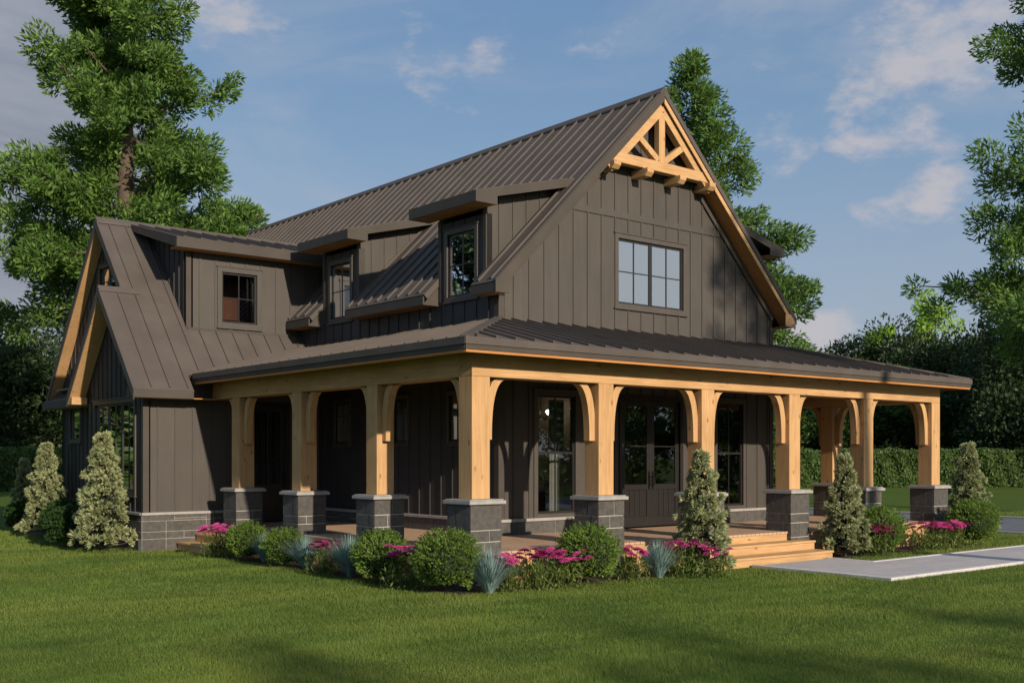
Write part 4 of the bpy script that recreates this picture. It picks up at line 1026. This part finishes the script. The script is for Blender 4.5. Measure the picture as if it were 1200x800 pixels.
# lawn grass: tufts of blades, finer and denser close to the viewpoint
def grass():
    n = 1000000
    dep = 9.2+(42-9.2)*rng.random(n)**1.9; lat = rng.uniform(-.56, .56, n)
    P = C2+dep[:, None]*(F2+R2*lat[:, None]); x, y = P[:, 0], P[:, 1]
    bad = ((x > -.92) & (y > -.88) & (y < 9.95) & (x < 14.5)) | ((x > 5.99) & (x < 18.8) & (y > -3.84) & (y < -1.93)) | ((x > 5.9) & (x < 8.5) & (y > -2) & (y < 0)) \
        | ((x > 4.95) & (x < 8.8) & (y > -.95)) | ((x > 2.5) & (y > -.1) & (x < 14.6)) | ((x > -1.7) & (y > 9.8) & (x < 15)) | ((x > 18.65) & (x < 25.95)) \
        | ((x > 8.85) & (x < 14.5) & (y > -1.0) & (y < 0))
    P = P[~bad]; dep = dep[~bad]; n = len(P)
    patch = np.sin(P[:, 0]*.9+np.sin(P[:, 1]*.7)*1.3)*np.sin(P[:, 1]*1.1+P[:, 0]*.3)
    h_ = (.024+.007*patch+rng.random(n)*.020)*(1+(dep-9)*.012); wd = .0021*(dep/10)**.95
    a = rng.random(n)*6.283; h_ = h_*(1+.55*np.clip(np.sin(P[:, 1]*2.3+np.sin(P[:, 0]*.6)*2.2+.3*P[:, 0])+.6*np.sin(P[:, 1]*5.1+P[:, 0]*.8), 0, 2)); ln = rng.uniform(.2, .75, n)*h_
    V = np.empty((n, 3, 3)); B = np.column_stack([P, np.full(n, GZ-.003)]); s = np.column_stack([np.cos(a)*wd, np.sin(a)*wd, np.zeros(n)])
    V[:, 0] = B-s; V[:, 1] = B+s; b = rng.random(n)*6.283
    V[:, 2] = B+np.column_stack([np.cos(b)*ln, np.sin(b)*ln, h_])
    me = bpy.data.meshes.new('grass'); me.vertices.add(3*n); me.vertices.foreach_set('co', V.ravel())
    me.loops.add(3*n); me.loops.foreach_set('vertex_index', np.arange(3*n, dtype=np.int32))
    me.polygons.add(n); me.polygons.foreach_set('loop_start', np.arange(0, 3*n, 3, dtype=np.int32))
    try: me.polygons.foreach_set('loop_total', np.full(n, 3, dtype=np.int32))
    except Exception: pass
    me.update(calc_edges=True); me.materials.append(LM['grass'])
    o = bpy.data.objects.new('grass', me); COL.objects.link(o); tag(o, 'short mown green grass covering the front lawn', 'grass', kind='stuff')
grass()

# ------------------------------------------------------------------ light, sky, camera
sd = Vector((-.085, -1, .365)).normalized()
sun = bpy.data.lights.new('sun', 'SUN'); sun.energy = 5.0; sun.angle = R(.8); sun.color = (1, .86, .68)
so_ = bpy.data.objects.new('sun', sun); COL.objects.link(so_); so_.rotation_euler = sd.to_track_quat('Z', 'Y').to_euler(); so_.location = (-5, -30, 30)
w = bpy.data.worlds.new('World'); sc.world = w; w.use_nodes = True; t = w.node_tree; t.nodes.clear()
N_ = t.nodes.new; Lk = t.links.new
out = N_('ShaderNodeOutputWorld'); bg = N_('ShaderNodeBackground'); sky = N_('ShaderNodeTexSky'); sky.sky_type = 'NISHITA'
sky.sun_disc = False; sky.sun_elevation = math.asin(sd.z); sky.sun_rotation = math.atan2(sd.x, sd.y); sky.air_density = 1.0; sky.dust_density = 1.2; sky.ozone_density = 2.0
tc = N_('ShaderNodeTexCoord')
def math_(op, a, b=None, clamp=False):
    m = N_('ShaderNodeMath'); m.operation = op; m.use_clamp = clamp
    for i, v in enumerate((a, b)):
        if v is None: continue
        if isinstance(v, (int, float)): m.inputs[i].default_value = v
        else: Lk(v, m.inputs[i])
    return m.outputs[0]
def mrange(v, a, b, c=0, d=1):
    m = N_('ShaderNodeMapRange'); m.interpolation_type = 'SMOOTHSTEP'
    for i, q in enumerate((a, b, c, d)): m.inputs[i+1].default_value = q
    Lk(v, m.inputs[0]); return m.outputs[0]
def wmix(f, a, b):
    m = N_('ShaderNodeMix'); m.data_type = 'RGBA'
    for i, v in ((0, f), (6, a), (7, b)):
        if isinstance(v, tuple): m.inputs[i].default_value = (*v, 1)
        elif isinstance(v, (int, float)): m.inputs[i].default_value = v
        else: Lk(v, m.inputs[i])
    return m.outputs[2]
nz = N_('ShaderNodeTexNoise'); nz.inputs['Scale'].default_value = 11; nz.inputs['Detail'].default_value = 10; nz.inputs['Roughness'].default_value = .62
mpn = N_('ShaderNodeMapping'); mpn.inputs['Scale'].default_value = (1, 1, 2.0); Lk(tc.outputs['Generated'], mpn.inputs[0]); Lk(mpn.outputs[0], nz.inputs['Vector'])
nw = N_('ShaderNodeTexNoise'); nw.inputs['Scale'].default_value = 6; nw.inputs['Detail'].default_value = 6; Lk(mpn.outputs[0], nw.inputs['Vector'])
n3 = N_('ShaderNodeTexNoise'); n3.inputs['Scale'].default_value = 2.2; n3.inputs['Detail'].default_value = 10; n3.inputs['Roughness'].default_value = .62; n3.inputs['Distortion'].default_value = .9
mp3 = N_('ShaderNodeMapping'); mp3.inputs['Scale'].default_value = (1, 1, 2.6); mp3.inputs['Rotation'].default_value = (.15, .1, .4); mp3.inputs['Location'].default_value = (.7, .2, .4); Lk(tc.outputs['Generated'], mp3.inputs[0]); Lk(mp3.outputs[0], n3.inputs['Vector'])
def cdir(px, py):   # world directions of the clouds
    v = Vector((F2[0]+R2[0]*(px-600)/1298.15, F2[1]+R2[1]*(px-600)/1298.15, (534.5-py)/1298.15)); return v.normalized()
def blob(px, py, rad):
    d = N_('ShaderNodeVectorMath'); d.operation = 'DOT_PRODUCT'; Lk(tc.outputs['Generated'], d.inputs[0]); d.inputs[1].default_value = cdir(px, py)
    return mrange(d.outputs['Value'], math.cos(R(rad)), 1.0)
m = None
for px, py, rad in ((1100, 45, 5.6), (1070, 20, 4.6), (1030, 125, 5.0), (1035, 165, 4.4), (1045, 205, 4.6), (885, 120, 4.2), (905, 168, 3.6), (318, 66, 3.6), (700, 5, 4), (60, 210, 5), (520, 60, 5), (250, 20, 4), (950, 340, 5)):
    k = 1.0 if px > 800 and py < 300 else .72
    b = math_('MULTIPLY', blob(px, py, rad), k); m = b if m is None else math_('MAXIMUM', m, b)
wob = math_('MULTIPLY', math_('SUBTRACT', nw.outputs['Fac'], .5), 1.3)
thr = math_('ADD', math_('ADD', math_('MULTIPLY', m, .52), wob), math_('MULTIPLY', math_('SUBTRACT', nz.outputs['Fac'], .80), 1.25))
thr = math_('MULTIPLY', thr, mrange(m, 0.02, .35)); cl = mrange(thr, 0.0, .30, 0, .85)
sep = N_('ShaderNodeSeparateXYZ'); Lk(tc.outputs['Generated'], sep.inputs[0])
el = mrange(sep.outputs['Z'], 0.0, .42)
K = 9.0    # sky radiance unit, so that colours below read as picture colours at background strength .1
grad = N_('ShaderNodeValToRGB'); e = grad.color_ramp.elements
e[0].position = 0; e[0].color = (.42, .46, .56, 1); e[1].position = 1; e[1].color = (.19, .34, .57, 1)
x = e.new(.35); x.color = (.36, .455, .60, 1); x = e.new(.7); x.color = (.255, .40, .60, 1)
Lk(el, grad.inputs[0])
gs = N_('ShaderNodeVectorMath'); gs.operation = 'SCALE'; Lk(grad.outputs[0], gs.inputs[0]); gs.inputs[3].default_value = K
base = wmix(.72, sky.outputs[0], gs.outputs[0])
# grey bank of cloud in the west
wb = blob(-60, 190, 13); wv = mrange(math_('ADD', math_('MULTIPLY', wb, .55), math_('SUBTRACT', n3.outputs['Fac'], .60)), 0, .35, 0, .85)
base = wmix(wv, base, (.26*K, .275*K, .33*K))
col = wmix(cl, base, (.60*K, .57*K, .60*K))
wisp = mrange(n3.outputs['Fac'], .42, .80, 0, .66); col = wmix(wisp, col, (.50*K, .53*K, .60*K))
# bright cloud bank low on the sunward side of the sky
d_ = N_('ShaderNodeVectorMath'); d_.operation = 'DOT_PRODUCT'; Lk(tc.outputs['Generated'], d_.inputs[0]); d_.inputs[1].default_value = Vector((.68, -.70, .22)).normalized()
sb = mrange(math_('ADD', d_.outputs['Value'], math_('MULTIPLY', math_('SUBTRACT', nw.outputs['Fac'], .5), .5)), .80, .97, 0, .85)
col = wmix(sb, col, (.62*K, .64*K, .66*K))
Lk(col, bg.inputs[0]); bg.inputs[1].default_value = .10; Lk(bg.outputs[0], out.inputs[0])

cam = bpy.data.cameras.new('camera'); co = bpy.data.objects.new('camera', cam); COL.objects.link(co); sc.camera = co
cam.sensor_width = 36; cam.lens = 38.944; cam.shift_y = .11207; cam.clip_end = 3000; cam.clip_start = .1
co.location = (-10.891, -14.266, 1.748); co.rotation_euler = (R(90), 0, R(50.58-90))
sc.view_settings.view_transform = 'Standard'; sc.view_settings.look = 'None'; sc.view_settings.exposure = 0; sc.view_settings.gamma = 1
sc.cycles.transparent_max_bounces = 16; sc.cycles.max_bounces = 8; sc.cycles.diffuse_bounces = 1
for o in bpy.data.objects:
    if '_w' in o: del o['_w']
